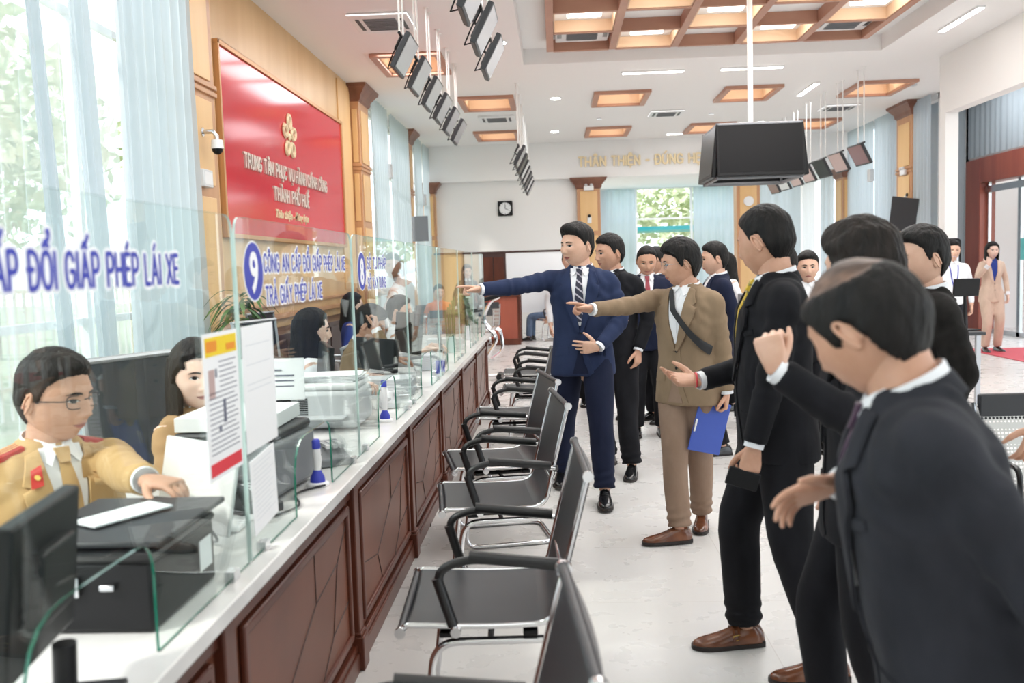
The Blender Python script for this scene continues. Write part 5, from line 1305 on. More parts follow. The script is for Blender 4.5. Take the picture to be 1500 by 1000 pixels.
cable([(-.84, 3.62, ZT + .006), (-.90, 3.50, ZT + .05), (-.95, 3.4, ZT + .1)], 'white coiled phone cord behind the glass joint', .004, 'plastic_white')
for y, x, lb in ((5.25, -1.0, 'stack of white files beside the fourth glass screen'), (6.65, -1.05, 'stack of white files near the counter end'), (8.1, -1.0, 'stack of white files on the far worktop')):
    m = MB()
    for i in range(7): m.box((x + .006 * (i % 3), y, ZT + .008 + i * .0155), (.30, .22, .014), R=rotm(rz=rad((i * 37) % 9 - 4)))
    tag(m.build('file_stack', 'paper_grey'), lb, 'files', 'file stacks on the worktop')
e = empty('potted_bamboo', (-.92, 7.9, ZT), 0, 'small green bamboo stems in a clear glass jar on the worktop', 'plant')
m = MB(); m.tube([(0, 0, 0), (0, 0, .14)], .045, 16); m.build('jar', 'glass_edge_light', e); m = MB(); [m.tube([(.015 * i - .03, .01 * (i % 2), .02), (.02 * i - .04, .02 * (i % 2), .36 + .03 * i)], .007, 8) for i in range(5)]; m.build('stems', 'leaf_green', e)
e = empty('potted_bamboo', (-.92, 9.3, ZT), 0, 'green plant in a jar at the far end of the worktop', 'plant')
m = MB(); m.tube([(0, 0, 0), (0, 0, .14)], .05, 16); m.build('jar', 'plastic_light', e); m = MB(); v, f = leaf_cloud(60, V(0, 0, .3), V(.08, .08, .18), .06, 3); m.add(v, f); m.build('leaves', 'leaf_green', e, smooth=0, fix=False)

# ------------------------------------------------------------------ chairs
def office_chair():
    """cantilever chair, front towards -Y, seat centre above the origin"""
    e = empty('office_chair'); W = .255
    prof = bezr([(-.265, .435), (-.25, .452), (.0, .440), (.19, .445), (.215, .56), (.30, .885)], .09, 8)
    side = lambda s_, o=0: np.array([(s_ * W, p[0], p[1]) for p in prof])
    m = MB(); n = len(prof); t = np.array([nrm(v) for v in np.gradient(prof, axis=0)]); nn = np.stack([-t[:, 1], t[:, 0]], 1); sag = .012
    rings = []
    for i in range(n):
        r = []
        for k, u in enumerate(np.linspace(-1, 1, 9)): p = prof[i] - nn[i] * sag * (1 - u * u); r.append((u * (W - .008), p[0], p[1]))
        for k, u in enumerate(np.linspace(1, -1, 9)): p = prof[i] - nn[i] * (sag * (1 - u * u) + .012); r.append((u * (W - .008), p[0], p[1]))
        rings.append(r)
    ks = int(n * .55); m.loft(rings[:ks + 1]); m.build('seat', 'leather_black', e, smooth=60)
    m = MB(); m.loft(rings[ks:]); m.build('backrest', 'leather_black', e, smooth=60)
    for s_ in (-1, 1): m = MB(); m.tube(side(s_), .0085, 10); m.build('side_rail', 'chrome', e)
    for p in (prof[0], prof[-1]):
        m = MB(); m.cyl((-W - .012, p[0], p[1]), (W + .012, p[0], p[1]), .012, 14)
        for s_ in (-1, 1): m.cyl((s_ * (W + .008), p[0], p[1]), (s_ * (W + .022), p[0], p[1]), .0165, 16, 1)
        m.build('end_bar', ['leather_black', 'chrome'], e)
    for s_ in (-1, 1):
        x = s_ * (W + .020)
        P = bezr([(x, -.10, .43), (x, -.155, .62), (x, -.06, .655), (x, .235, .615)], .05, 8)
        q = MB(); q.tube(P, .010, 10); q.cyl((s_ * (W - .005), -.10, .435), (x + s_ * .01, -.10, .435), .016, 12); q.cyl((s_ * (W - .005), .235, .615), (x + s_ * .008, .235, .615), .014, 12); a = q.build('armrest', 'chrome', e)
        q = MB(); A = P[(P[:, 1] > -.11) | (P[:, 2] < .60)]; q.tube(bezr([(x, -.055, .660), (x, .215, .628)], .02), .0185, 12, flat=1.0); q.tube([(x, -.108, .455), (x, -.150, .60)], .0165, 12); q.tube(P[2:-1], .0135, 10); q.build('arm_pad', 'armpad_black', a)
    m = MB()
    for y in (-.13, .12): m.bx(-W + .01, W - .01, y - .022, y + .022, .405, .42); m.bx(-.03, .03, y - .02, y + .02, .385, .41)
    for s_ in (-1, 1): m.cyl((s_ * .10, -.16, .385), (s_ * .10, .15, .385), .011, 10)
    m.build('seat_support', 'plastic_black', e, bevel=.003)
    m = MB(); P = [(-.20, .16, .375), (-.20, -.17, .375), (-.205, -.215, .012), (-.205, .27, .012), (.205, .27, .012), (.205, -.215, .012), (.20, -.17, .375), (.20, .16, .375)]
    m.tube(bezr(P, .075, 8), .0125, 12); m.cyl((-.20, .0, .375), (.20, .0, .375), .011, 10); m.build('sled_base', 'chrome', e)
    m = MB(); P = side(0); k = int(n * .83); p = prof[k]; m.cyl((-W, p[0] + .012, p[1]), (W, p[0] + .012, p[1]), .009, 10); m.build('back_brace', 'chrome', e)
    return tag(e, '', 'chair', 'black office chairs along the counter front')
ch = office_chair(); first = True
# seat front faces the counter (-X): rotate so that local -Y looks to -X
for x, y, rz, lb in ((-.276, 1.54, -85, 'black office chair at the bottom picture edge, only its backrest and an arm visible'), (-.236, 2.90, -87, 'black chrome office chair nearest the camera with its whole seat visible'), (-.297, 4.22, -82, 'black chrome office chair second of those fully visible'), (-.353, 5.04, -78, 'black chrome office chair third of those fully visible, backrest beside the next one'), (-.33, 6.62, -86, 'black office chair in front of the blue suited man'), (-.22, 7.95, -90, 'black office chair left of the blue suited man, second from the far end'), (-.28, 9.2, -90, 'farthest black office chair by the counter end')):
    if first: c = ch; first = False
    else: c = dup(ch)
    c.location = (x, y, 0); c.rotation_euler = (0, 0, rad(rz)); c['label'] = lb
def swivel_chair(x, y, rz, label, bh=1.16):
    e = empty('swivel_chair', (x, y, 0), rad(rz), label, 'chair', 'mesh swivel chairs of the clerks'); 
    prof = bezr([(-.22, .47), (-.05, .455), (.18, .46), (.25, .60), (.25 + (bh - .6) * .09, bh)], .10, 8); n = len(prof)
    rings = [[(u * .235, p[0] , p[1]) for u in np.linspace(-1, 1, 9)] + [(u * .235, p[0] + .008, p[1] - .008) for u in np.linspace(1, -1, 9)] for p in prof]
    m = MB(); m.loft(rings[:int(n * .6) + 1]); m.build('seat', 'mesh_black', e); m = MB(); m.loft(rings[int(n * .6):]); m.build('backrest', 'chair_mesh', e)
    m = MB()
    for s_ in (-1, 1): m.tube(np.array([(s_ * .24, p[0], p[1]) for p in prof]), .011, 8)
    q_ = .25 + (bh - .6) * .09; m.cyl((-.25, q_, bh), (.25, q_, bh), .013, 8); m.build('frame', 'metal_grey', e)
    for s_ in (-1, 1): q = MB(); q.tube(bezr([(s_ * .25, -.05, .46), (s_ * .28, -.08, .66), (s_ * .28, .2, .68), (s_ * .25, .27, .70)], .05), .012, 8); q.build('armrest', 'chrome_soft', e)
    m = MB(); m.cyl((0, 0, .08), (0, 0, .45), .028, 12); m.build('column', 'chrome_soft', e)
    for k in range(5): a = k * 2 * PI / 5; q = MB(); q.tube([(0, 0, .12), (.28 * math.cos(a), .28 * math.sin(a), .075)], [.025, .016], 8); q.ball((.28 * math.cos(a), .28 * math.sin(a), .03), .029, 10, 8); q.build('leg', 'plastic_black', e)
    return e
# backrests away from the counter: local -Y looks to the counter (+X) => rz = +90
swivel_chair(-1.92, 6.5, 70, 'empty mesh swivel chair before the dark cabinets, nearest to the plant')
swivel_chair(-2.3, 7.9, 80, 'empty mesh swivel chair farther back by the dark cabinets')
# clerks' visitors row far behind the glass
def waiting_bench(x, y, rz, label, n=3):
    e = empty('waiting_bench', (x, y, 0), rad(rz), label, 'bench', 'metal waiting benches')
    for i in range(n):
        o = (i - (n - 1) / 2) * .55; prof = bezr([(-.24, .42), (.20, .40), (.30, .82)], .08, 6)
        m = MB(); m.loft([[(o - .25, p[0], p[1]), (o + .25, p[0], p[1])] for p in prof], caps=False, closed=False); m.build('seat', 'perforated_steel', e, fix=False)
        q = MB(); P = np.array([(o - .25, p[0], p[1]) for p in prof]); q.tube(P, .010, 6); q.tube(P + V(.5, 0, 0), .010, 6); q.build('seat_frame', 'chrome_soft', e)
        if n > 1: q = MB(); q.box((o, .30, .80), (.46, .03, .12)); q.build('head_pad', 'leather_black', e, bevel=.01)
    m = MB(); L = n * .55 / 2; m.cyl((-L, 0, .36), (L, 0, .36), .025, 10)
    for s_ in (-1, 1): m.tube([(s_ * (L - .15), 0, .36), (s_ * (L - .15), 0, .10)], .02, 8); m.tube([(s_ * (L - .15), -.28, .015), (s_ * (L - .15), 0, .10), (s_ * (L - .15), .28, .015)], .016, 8)
    m.build('beam_legs', 'chrome_soft', e)
    for s_ in (-1, 1): q = MB(); q.tube(bezr([(s_ * L, .18, .42), (s_ * L, .20, .62), (s_ * L, -.18, .62), (s_ * L, -.2, .42)], .05), .012, 8); q.build('armrest', 'armpad_black', e)
    return e
waiting_bench(2.68, 3.95, 0, 'perforated steel waiting bench behind the bald man at the right edge')
waiting_bench(-1.85, 14.5, 200, 'metal waiting bench seen through the glass, nearer one'); waiting_bench(-1.9, 17.0, 200, 'metal waiting bench seen through the glass, farther one')
waiting_bench(3.9, 13.0, 180, 'metal waiting bench near the lady in beige')
# plant behind the young clerk
e = empty('potted_plant', (-2.55, 7.25, 0), 0, 'tall green corn plant in a pot beside the near wooden pilaster', 'plant')
m = MB(); m.tube([(0, 0, 0), (0, 0, .02), (0, 0, .42)], [.15, .16, .21], 20); m.build('pot', 'pot_ceramic', e); m = MB(); m.tube([(0, 0, .4), (.02, 0, .9), (0, .02, 1.15)], .022, 8); m.tube([(.03, .05, .4), (.08, .08, .95)], .018, 8); m.build('stem', 'tree_bark', e)
m = MB(); rs = np.random.RandomState(5)
for i in range(70):
    a = rs.rand() * 2 * PI; z = .80 + .55 * rs.rand(); L = .20 + .14 * rs.rand(); d = V(math.cos(a), math.sin(a), 0); b = V(.02, .03, z); up = .9 * rs.rand()
    ts = np.linspace(0, 1, 6); P = np.array([b + d * L * t + V(0, 0, L * (up * t - 1.1 * t * t)) for t in ts]); w = .022 * np.sin(PI * (.12 + .88 * ts)) ** .7; sdv = V(-d[1], d[0], 0)
    m.loft([[p - sdv * q, p + V(0, 0, -.004), p + sdv * q] for p, q in zip(P, w)], caps=False, closed=False)
m.build('leaves', 'leaf_green', e, smooth=180, fix=False)

# ------------------------------------------------------------------ back of the hall
e = empty('partition_screen', (-.40, 19.0, 0), 0, 'white partition board with dark top rail behind the blue suited man', 'partition')
m = MB(); m.bx(-.62, .70, -.02, .02, .55, 1.78); m.build('board', 'text_white', e); m = MB(); m.bx(-2.1, .72, -.03, .03, 1.78, 1.82); m.bx(.70, .73, -.03, .03, 0, 1.82); m.bx(-.66, -.62, -.03, .03, 0, 1.78); m.build('frame', 'dark_cabinet', e)
e = empty('bookcase', (-1.28, 19.15, 0), 0, 'dark wooden cabinet left of the white partition board', 'cabinet')
m = MB(); m.bx(-.24, .24, -.17, .17, 0, 1.78); m.build('body', 'dark_cabinet', e, bevel=.005)
for s_ in (-1, 1): q = MB(); q.bx(min(s_ * .01, s_ * .22), max(s_ * .01, s_ * .22), -.19, -.17, .08, 1.7); d_ = q.build('door', 'counter_wood_dark', e, bevel=.004); q = MB(); q.bx(s_ * .04 - .008, s_ * .04 + .008, -.21, -.19, .9, 1.05); q.build('handle', 'chrome_soft', d_)
m = MB(); m.bx(-2.55, -1.58, 19.0, 19.06, 0, 1.80); tag(m.build('wood_screen', 'wood_gold', bevel=.005), 'golden wood panel screen at the far left behind the glass', 'partition')
e = empty('reception_desk', (-1.15, 18.0, 0), 0, 'red brown wooden reception desk at the back behind the blue suited man', 'desk')
m = MB(); m.bx(-.42, .40, -.35, .35, .0, .93); m.build('body', 'door_wood_red', e, bevel=.006); m = MB(); m.bx(-.46, .46, -.40, .40, .93, .99); m.build('desk_top', 'counter_wood', e, bevel=.008); m = MB(); m.bx(.40, .45, -.37, -.28, 0, .93); m.bx(.40, .45, .28, .37, 0, .93); m.bx(-.46, .44, -.385, -.35, 0, .12); m.build('moulding', 'counter_wood_dark', e, bevel=.005)
e = empty('brass_sculpture', (-.98, 12.2, 0), 0, 'polished curved metal frame trolley standing at the counter end', 'trolley')
m = MB()
for s_ in (-.12, .12): m.tube(bezr([(-.05, s_, .02), (.05, s_, .35), (.20, s_, .55), (-.02, s_, .80), (.10, s_, 1.05), (.22, s_, 1.1)], .12), .018, 8); m.tube(bezr([(.10, s_, .30), (.26, s_, .40), (.22, s_, .70), (.04, s_, .68)], .1), .015, 8)
m.tube([(-.15, 0, .06), (.2, 0, .06)], .02, 8); m.build('frame', 'chrome', e); m = MB(); [m.cyl((x, -.14, .05), (x, .14, .05), .045, 12) for x in (-.12, .2)]; m.build('wheels', 'plastic_black', e); m = MB(); m.box((.12, 0, 1.1), (.3, .3, .05), R=rotm(ry=rad(-15))); m.build('tray', 'plastic_black', e, bevel=.01)
# pole stand seen through the glass
e = empty('floor_stand', (-1.75, 11.2, 0), 0, 'black pole stand with round base behind the counter end', 'stand')
m = MB(); m.cyl((0, 0, 0), (0, 0, .02), .16, 24); m.build('base', 'plastic_black', e); m = MB(); m.cyl((0, 0, .02), (0, 0, .9), .015, 8); m.build('pole', 'plastic_black', e); m = MB(); m.box((0, 0, .92), (.3, .2, .02)); m.build('tray', 'plastic_white', e)
# kiosk at the right, dark service desk in the middle
e = empty('information_kiosk', (5.30, 12.8, 0), rad(-12), 'tall kiosk display with black rounded frame behind the man in the white shirt', 'kiosk')
m = MB(); poly = rounded([(-.16, .0), (.16, .0), (.16, 1.70), (-.16, 1.70)], [.02, .02, .06, .06]); m.prism(poly, 1, -.05, .05); m.build('body', 'plastic_black', e, bevel=.004); m = MB(); m.bx(-.13, .13, -.053, -.05, .55, 1.64); sc_ = m.build('display', 'kiosk_screen', e)
m = MB(); [m.bx(-.11, .09 - .04 * (i % 3), -.0545, -.053, 1.55 - i * .07, 1.57 - i * .07) for i in range(9)]; m.build('screen_lines', 'text_blue', sc_)
e = empty('service_desk', (1.86, 8.3, 0), 0, 'dark service desk with small white items between the taupe and black suited men', 'desk')
m = MB(); m.bx(-.22, .45, -.25, .25, 0, .98); m.build('body', 'plastic_dark', e, bevel=.008); m = MB(); m.bx(-.24, .47, -.27, .05, .98, 1.20); m.build('raised_back', 'plastic_grey', e, bevel=.008)
m = MB(); [m.cyl((-.18 + .06 * i, -.285, .90), (-.18 + .06 * i, -.285, .94), .018, 10) for i in range(6)]; m.bx(-.2, .1, -.27, -.25, .80, .84); m.build('knobs', 'chrome', e)
e = empty('desk_monitor', (3.86, 9.0, .0), rad(10), 'small black monitor between the man in the coat and the lady in beige', 'monitor')
m = MB(); m.box((.05, 0, 1.17), (.26, .03, .17), R=rotm(rx=rad(8))); m.build('casing', 'plastic_black', e, bevel=.006); m = MB(); m.cyl((.05, .02, .76), (.05, .02, 1.1), .015); m.bx(-.06, .16, -.07, .09, .76, .77); m.build('stand', 'plastic_black', e)
e = empty('small_desk', (3.72, 9.0, 0), 0, 'small dark desk under the black monitor, behind the man in the coat', 'desk')
m = MB(); m.bx(-.28, .26, -.25, .25, .73, .76); m.build('top', 'plastic_dark', e)
for sx in (-.25, .20):
    for sy in (-.22, .22): q = MB(); q.bx(sx - .02, sx + .02, sy - .02, sy + .02, 0, .73); q.build('leg', 'metal_grey', e)
# ------------------------------------------------------------------ the people
def fw(P, x, y, toe, up=0):
    """world foot position and toe heading -> local foot tuple"""
    l = P.w2l((x, y, 0)) * P.k; return (l[0], l[1], toe - math.degrees(P.yaw), up)
def disc_at(P, name, u, v, ru, rv, mat, off=.006, th=.003, par='jacket'):
    P.dec(name, [(u - ru, v + rv), (u + ru, v + rv)], [(u - ru, v - rv), (u + ru, v - rv)], mat, off, th, 5, 4, par)

# man in the navy suit, pointing along the counter
P = Person('man in navy blue suit and striped tie pointing left across the counter', (.16, 5.95, 0), 172, 1.735, skin='skin_light', head_yaw=-42, head_pitch=2, fat=1.06, jaw=1.5, wid=1.05)
P.head('quiff', nose=.75, brow=1, eyes=.7, cheek=1.3, smile=.3)
P.arm('R', (-.50, 5.66, 1.362), pole=(0, .1, -1), f=(-.93, -.32, .10), n=(0, -.5, -1), pre='point')
P.arm('L', (.255, 5.74, .985), pole=(1, .3, -.6), f=(-1, .05, -.02), n=(.05, 1, .1), pre='spread')
P.upper('suit_navy'); P.collar('shirt_white', 'suit_navy'); P.suit_front('suit_navy', tie='tie_striped', opening='suit_navy_dark', vz=1.08)
P.legs('suit_navy_dark', feet=[fw(P, .00, 6.25, 175), fw(P, .27, 5.68, 178)]); P.finish()
# man in the taupe suit
P = Person('man in taupe suit and glasses pointing left, blue clipboard in his other hand', (.70, 5.02, 0), 140, 1.60, skin='skin', head_yaw=-46, head_pitch=-4, jaw=1.3, fat=1.02)
P.head('full', glasses='thin', nose=.8, eyes=.7)
P.arm('R', (.155, 4.80, 1.262), pole=(0, .1, -1), f=(-.93, -.22, .22), n=(.1, -.6, -1), pre='point')
P.arm('L', (.90, 4.93, .76), pole=(.8, .3, .0), f=(-.1, -.05, -1), n=(-1, .2, 0), pre='grip')
P.upper('suit_taupe'); P.collar('shirt_white', 'suit_taupe'); P.suit_front('suit_taupe', opening='trouser_taupe', vz=1.12)
P.dec('bag_strap', [(.062, 1.45), (.02, 1.33), (-.10, 1.18), (-.178, 1.08)], [(.038, 1.455), (-.012, 1.34), (-.135, 1.19), (-.19, 1.13)], 'strap_black', .022, .004, 26, 4)
P.legs('trouser_taupe', feet=[fw(P, .62, 4.86, 100), fw(P, .79, 5.18, 168)], shoe='shoe_brown'); P.finish()
m = MB(); m.box((0, 0, 0), (.19, .008, .28)); o = m.build('clipboard', 'folder_blue', bevel=.003, loc=(.80, 4.93, .61)); o.rotation_euler = (rad(4), rad(14), rad(18)); tag(o, 'blue clipboard held low by the man in the taupe suit', 'clipboard')
q = MB(); q.box((-.088, -.008, .0), (.012, .01, .07)); q.build('clip', 'chrome_soft', o, bevel=.002)
# man in black suit behind
P = Person('man in black suit with small lapel pin, standing behind the navy suited man', (.41, 6.72, 0), 140, 1.69, skin='skin', head_yaw=-22, jaw=1.5, wid=1.06, fat=1.08)
P.head('short', nose=.8, eyes=.65, smile=.3); P.arm('R'); P.arm('L')
P.upper('suit_black'); P.collar('shirt_white', 'suit_black'); P.suit_front('suit_black', tie='tie_blue', pocket=False)
disc_at(P, 'lapel_pin', -.088, 1.335, .012, .007, 'poster_orange', .022)
P.legs('suit_black', feet=[fw(P, .36, 6.8, 150), fw(P, .50, 6.45, 170)]); P.finish()
# man in black suit with yellow tie, seen from behind left
P = Person('man in black suit with yellow tie and brown monk shoes, seen from his left back', (.815, 3.45, 0), 88, 1.68, skin='skin', head_yaw=-42, head_pitch=-6, lean=2, fat=1.10, belly=.03, jaw=1.4)
P.head('crew', nose=.9, eyes=.7)
P.arm('R', (.535, 3.52, 1.045), pole=(.3, .2, -1), f=(-1, -.12, .10), n=(.1, -.55, .9), pre='open')
P.arm('L', (.655, 3.22, .755), pole=(1, -.5, -.2), f=(-.18, .0, -1), n=(-.1, 1, 0), pre='grip')
P.upper('suit_black'); P.collar('shirt_white', 'suit_black'); P.suit_front('suit_black', tie='tie_yellow')
P.legs('suit_black', feet=[fw(P, .70, 3.53, 98), fw(P, .93, 3.22, 94)], shoe='shoe_brown', strap=True); P.finish()
m = MB(); m.box((0, 0, 0), (.065, .011, .115)); o = m.build('mobile_phone', 'plastic_black', bevel=.004, loc=(.637, 3.222, .733)); o.rotation_euler = (0, rad(-72), 0); tag(o, 'black mobile phone in the lowered hand of the man with the yellow tie', 'phone')
m = MB(); t = np.linspace(0, 2 * PI, 20); m.tube(np.array([(.522, 3.518 + .031 * math.cos(a), 1.048 + .027 * math.sin(a)) for a in t]), .004, 6); tag(m.build('bracelet', 'bracelet_red'), 'red thread bracelet on the outstretched wrist of the man with the yellow tie', 'bracelet')
# hidden man with wavy hair
P = Person('man with wavy dark hair hidden behind the bald man, fist raised with white cuff', (.85, 2.58, 0), 80, 1.57, skin='skin_light', head_yaw=-38, fat=1.02, jaw=1.4)
P.head('wavy', 'hair_brown'); P.arm('L', (.535, 2.28, 1.225), pole=(.3, -.5, -1), f=(-.25, .05, 1), n=(.5, 1, .1), pre='fist'); P.arm('R')
P.upper('suit_black', sr=1.05); P.collar('shirt_white', 'suit_black'); P.suit_front('suit_black')
P.legs('suit_black', feet=[fw(P, .80, 2.72, 92), fw(P, .96, 2.46, 88)]); P.finish()
# balding man in the foreground
P = Person('balding man in charcoal suit in the right foreground, leaning in, hand out', (.66, 1.49, 0), 76, 1.515, skin='skin', lean=14, fat=1.18, belly=.03, head_yaw=-36, head_pitch=-24, head_roll=-6, jaw=1.4, wid=1.03)
P.head('bald', nose=.9); P.arm('R', (.495, 1.64, 1.10), pole=(.6, .3, -1), f=(-.95, -.05, -.28), n=(.1, -.7, -.7), pre='open')
P.arm('L', (.80, 1.20, .80), pole=(1, -.3, .1))
P.upper('suit_charcoal'); P.collar('shirt_white', 'suit_charcoal', r=.07); P.suit_front('suit_charcoal', tie='tie_dark')
P.legs('suit_charcoal', feet=[fw(P, .66, 1.66, 92), fw(P, .72, 1.36, 90)]); P.finish()
# man in black coat on the right
P = Person('man in black coat with open white collar and blue tie, facing left', (1.455, 3.72, 0), 84, 1.59, skin='skin_light', head_yaw=14, fat=1.1, jaw=1.5, wid=1.06)
P.head('short', nose=.8, eyes=.6); P.arm('L'); P.arm('R')
P.upper('coat_black', 'coat', sr=1.12, wr_amp=.005); P.collar('shirt_white', None); P.suit_front('coat_black', tie='tie_blue', pocket=False)
P.legs('suit_black', feet=[fw(P, 1.42, 3.85, 86), fw(P, 1.47, 3.58, 84)]); P.finish()
# right edge person
P = Person('person in pale grey shirt cut by the right picture edge', (1.735, 3.02, 0), 98, 1.66, skin='skin', fat=1.05)
P.head('short'); P.arm('L', (1.475, 2.86, .97), pole=(1, 0, -.4), f=(-.4, 0, -1), n=(0, 1, 0), pre='relaxed'); P.arm('R')
P.upper('shirt_grey', 'shirt', cuff=None, name='shirt_body'); P.collar('shirt_grey'); P.legs('suit_charcoal'); P.finish()
# background guests
def guest(label, loc, yaw, H, hair, top, collar='shirt_white', tie=None, head_yaw=0, head_pitch=0, skin='skin_light', glasses=None, female=False, legs='suit_black', kind='suit', smile=0, teeth=False, lips='lip', feet=None, seat=None, arms=None, fat=1., lean=0, vz=1.10, front=True, hairm='hair_black'):
    P = Person(label, loc, yaw, H, skin=skin, head_yaw=head_yaw, head_pitch=head_pitch, fine=False, female=female, seat=seat, fat=fat, lean=lean, jaw=1.1 if female else 1.4)
    P.head(hair, hairm, glasses=glasses, smile=smile, teeth=teeth, lips=lips, nose=.8, eyes=.8)
    for sd in 'RL':
        if arms and sd in arms: P.arm(sd, **arms[sd])
        else: P.arm(sd)
    nm_ = 'jacket' if kind in ('suit', 'coat') else 'blouse' if female else 'shirt_body'
    P.upper(top, kind, cuff='shirt_white' if kind == 'suit' else None, name=nm_); P.collar(collar, top if kind == 'suit' else None)
    if front and kind == 'suit': P.suit_front(top, tie=tie, vz=vz, pocket=False, shirt=collar)
    P.legs(legs, feet=feet); return P
guest('man with high forehead looking down, standing before the bright far window', (.78, 8.0, 0), 178, 1.63, 'receding', 'suit_navy_dark', tie='tie_red', head_pitch=-14, skin='skin').finish()
guest('man with glasses half hidden behind the head of the taupe suited man', (.95, 8.7, 0), 120, 1.62, 'short', 'suit_navy_dark', glasses='thick', skin='skin').finish()
guest('man in navy suit seen in profile right behind the taupe suited man', (1.24, 7.2, 0), 96, 1.62, 'short', 'suit_navy_dark', head_yaw=-4).finish()
guest('long haired woman partly hidden behind the man in navy suit profile', (1.70, 9.3, 0), 105, 1.56, 'long', 'shirt_white', female=True, kind='shirt', skin='skin_pale').finish()
guest('man whose dark head shows just behind the neck of the yellow tie man', (1.56, 6.4, 0), 100, 1.57, 'short', 'suit_black').finish()
guest('short man whose hair shows between two foreground heads', (1.93, 7.2, 0), 170, 1.53, 'short', 'suit_black').finish()
guest('man glimpsed between the navy suited man and the man with the lapel pin', (.52, 9.0, 0), 160, 1.62, 'short', 'suit_charcoal').finish()
guest('man whose forehead shows over the shoulder of the navy suited man', (.16, 9.8, 0), 175, 1.66, 'short', 'shirt_white', kind='shirt').finish()
P = guest('smiling man in white shirt with blue lanyard beside the kiosk', (4.90, 11.7, 0), 174, 1.64, 'short', 'shirt_white', kind='shirt', smile=1, teeth=True, legs='suit_charcoal')
for sx in (-1, 1): P.dec('lanyard', [(sx * .05, 1.44), (sx * .03, 1.25), (sx * .0, 1.12)], [(sx * .062, 1.44), (sx * .042, 1.25), (sx * .012, 1.12)], 'text_blue', .006, .003, 12, 3, 'shirt_body')
P.finish()
P = guest('smiling long haired woman in beige suit and blue blouse by the red door', (6.53, 14.2, 0), 176, 1.63, 'long', 'suit_beige', collar='shirt_blue', female=True, smile=1, teeth=True, legs='suit_beige', skin='skin_pale', lips='lip_red', feet=[(.10, .05, -6), (-.10, -.02, 8)], arms={'R': dict(wrist=(6.38, 13.98, 1.30), pole=(-.6, 0, -1), f=(.2, .0, 1), n=(.3, 1, 0), pre='relaxed')}); P.finish()
guest('dark clothed visitor standing far behind the glass at the counter end', (-1.52, 15.75, 0), 200, 1.54, 'long', 'coat_black', female=True, front=False).finish()
guest('seated visitor in orange top on the far waiting bench', (-1.85, 14.45, 0), 200, 1.6, 'short', 'orange_cloth', collar='orange_cloth', kind='shirt', seat=.50, legs='jeans_blue').finish()
guest('seated man in white shirt and blue jeans at the reception desk', (-.12, 18.5, 0), 75, 1.66, 'short', 'shirt_white', kind='shirt', seat=.50, legs='jeans_blue', feet=None).finish()
c = dup(ch, (-.05, 18.5, 0), rad(-105), 'black office chair under the seated man in jeans at the back')
# ---- clerks behind the counter
P = Person('officer in tan uniform with red shoulder boards and glasses, seated behind the glass', (-1.48, 2.58, 0), -128, 1.70, skin='skin', seat=.50, head_yaw=26, head_pitch=-3, fat=1.06, jaw=1.35)
P.head('short', 'hair_brown', glasses='thick', nose=.9, eyes=.7, smile=.3)
P.arm('L', (-1.02, 2.22, .985), pole=(.2, -.5, -1), f=(.75, -.25, -.05), n=(0, 0, -1), pre='relaxed')
P.arm('R', (-1.50, 2.22, .83), pole=(-1, 0, -1), f=(.8, -.3, 0), n=(0, 0, -1), pre='relaxed')
P.upper('uniform_tan', wr_amp=.0045); P.collar('shirt_white', 'uniform_tan'); P.suit_front('uniform_tan', tie='uniform_tan', vz=1.20, pocket=False, btn='badge_gold')
for sx in (-1, 1):
    P.dec('chest_pocket', [(sx * .055, 1.225), (sx * .155, 1.222)], [(sx * .055, 1.10), (sx * .155, 1.10)], 'uniform_tan', .006, .004, 10, 6)
    P.dec('pocket_flap', [(sx * .050, 1.232), (sx * .105, 1.232), (sx * .160, 1.228)], [(sx * .050, 1.195), (sx * .105, 1.178), (sx * .160, 1.192)], 'uniform_tan', .010, .004, 12, 5)
    P.disc('pocket_button', sx * .105, 1.190, .007, 'badge_gold', .014, .004)
    P.dec('collar_tab', [(sx * .070, 1.425), (sx * .098, 1.412)], [(sx * .078, 1.372), (sx * .108, 1.365)], 'epaulette_red', .026, .003, 8, 4)
    P.disc('collar_star', sx * .088, 1.394, .007, 'badge_gold', .030, .003)
P.dec('name_plate', [(.045, 1.262), (.135, 1.262)], [(.045, 1.240), (.135, 1.240)], 'badge_green', .010, .004, 8, 4)
P.dec('name_lines', [(.065, 1.255), (.125, 1.255)], [(.065, 1.252), (.125, 1.252)], 'badge_gold', .013, .002, 6, 3, 'name_plate')
P.dec('flag_pin', [(-.085, 1.290), (-.125, 1.290)], [(-.085, 1.265), (-.125, 1.265)], 'epaulette_red', .012, .004, 6, 4)
for z in (1.12, 1.02, .93): P.disc('button', -.006, z, .009, 'badge_gold', .010, .005)
for sx in (-1, 1):   # shoulder boards
    A = P.bend(np.array([(sx * .085, -.045, 1.475), (sx * .175, -.045, 1.447)])); B = P.bend(np.array([(sx * .085, .030, 1.472), (sx * .175, .030, 1.445)]))
    m = MB(); m.add(np.vstack([A, B, A - V(0, 0, .03), B - V(0, 0, .03)]), [(0, 1, 3, 2), (4, 6, 7, 5), (0, 4, 5, 1), (2, 3, 7, 6), (0, 2, 6, 4), (1, 5, 7, 3)]); P.kids.append(('shoulder_board', np.vstack(m.v), m.f, m.m, ['epaulette_red'], 30, 'jacket'))
    m = MB()
    for y0 in (-.030, -.010, .010): m.add(P.bend(np.array([(sx * .09, y0, 1.4765), (sx * .17, y0, 1.4515), (sx * .17, y0 + .008, 1.4515), (sx * .09, y0 + .008, 1.4765)])), [(0, 1, 2, 3)])
    P.kids.append(('board_stripes', np.vstack(m.v), m.f, m.m, ['badge_gold'], 30, 'shoulder_board'))
P.legs('uniform_tan'); P.finish()
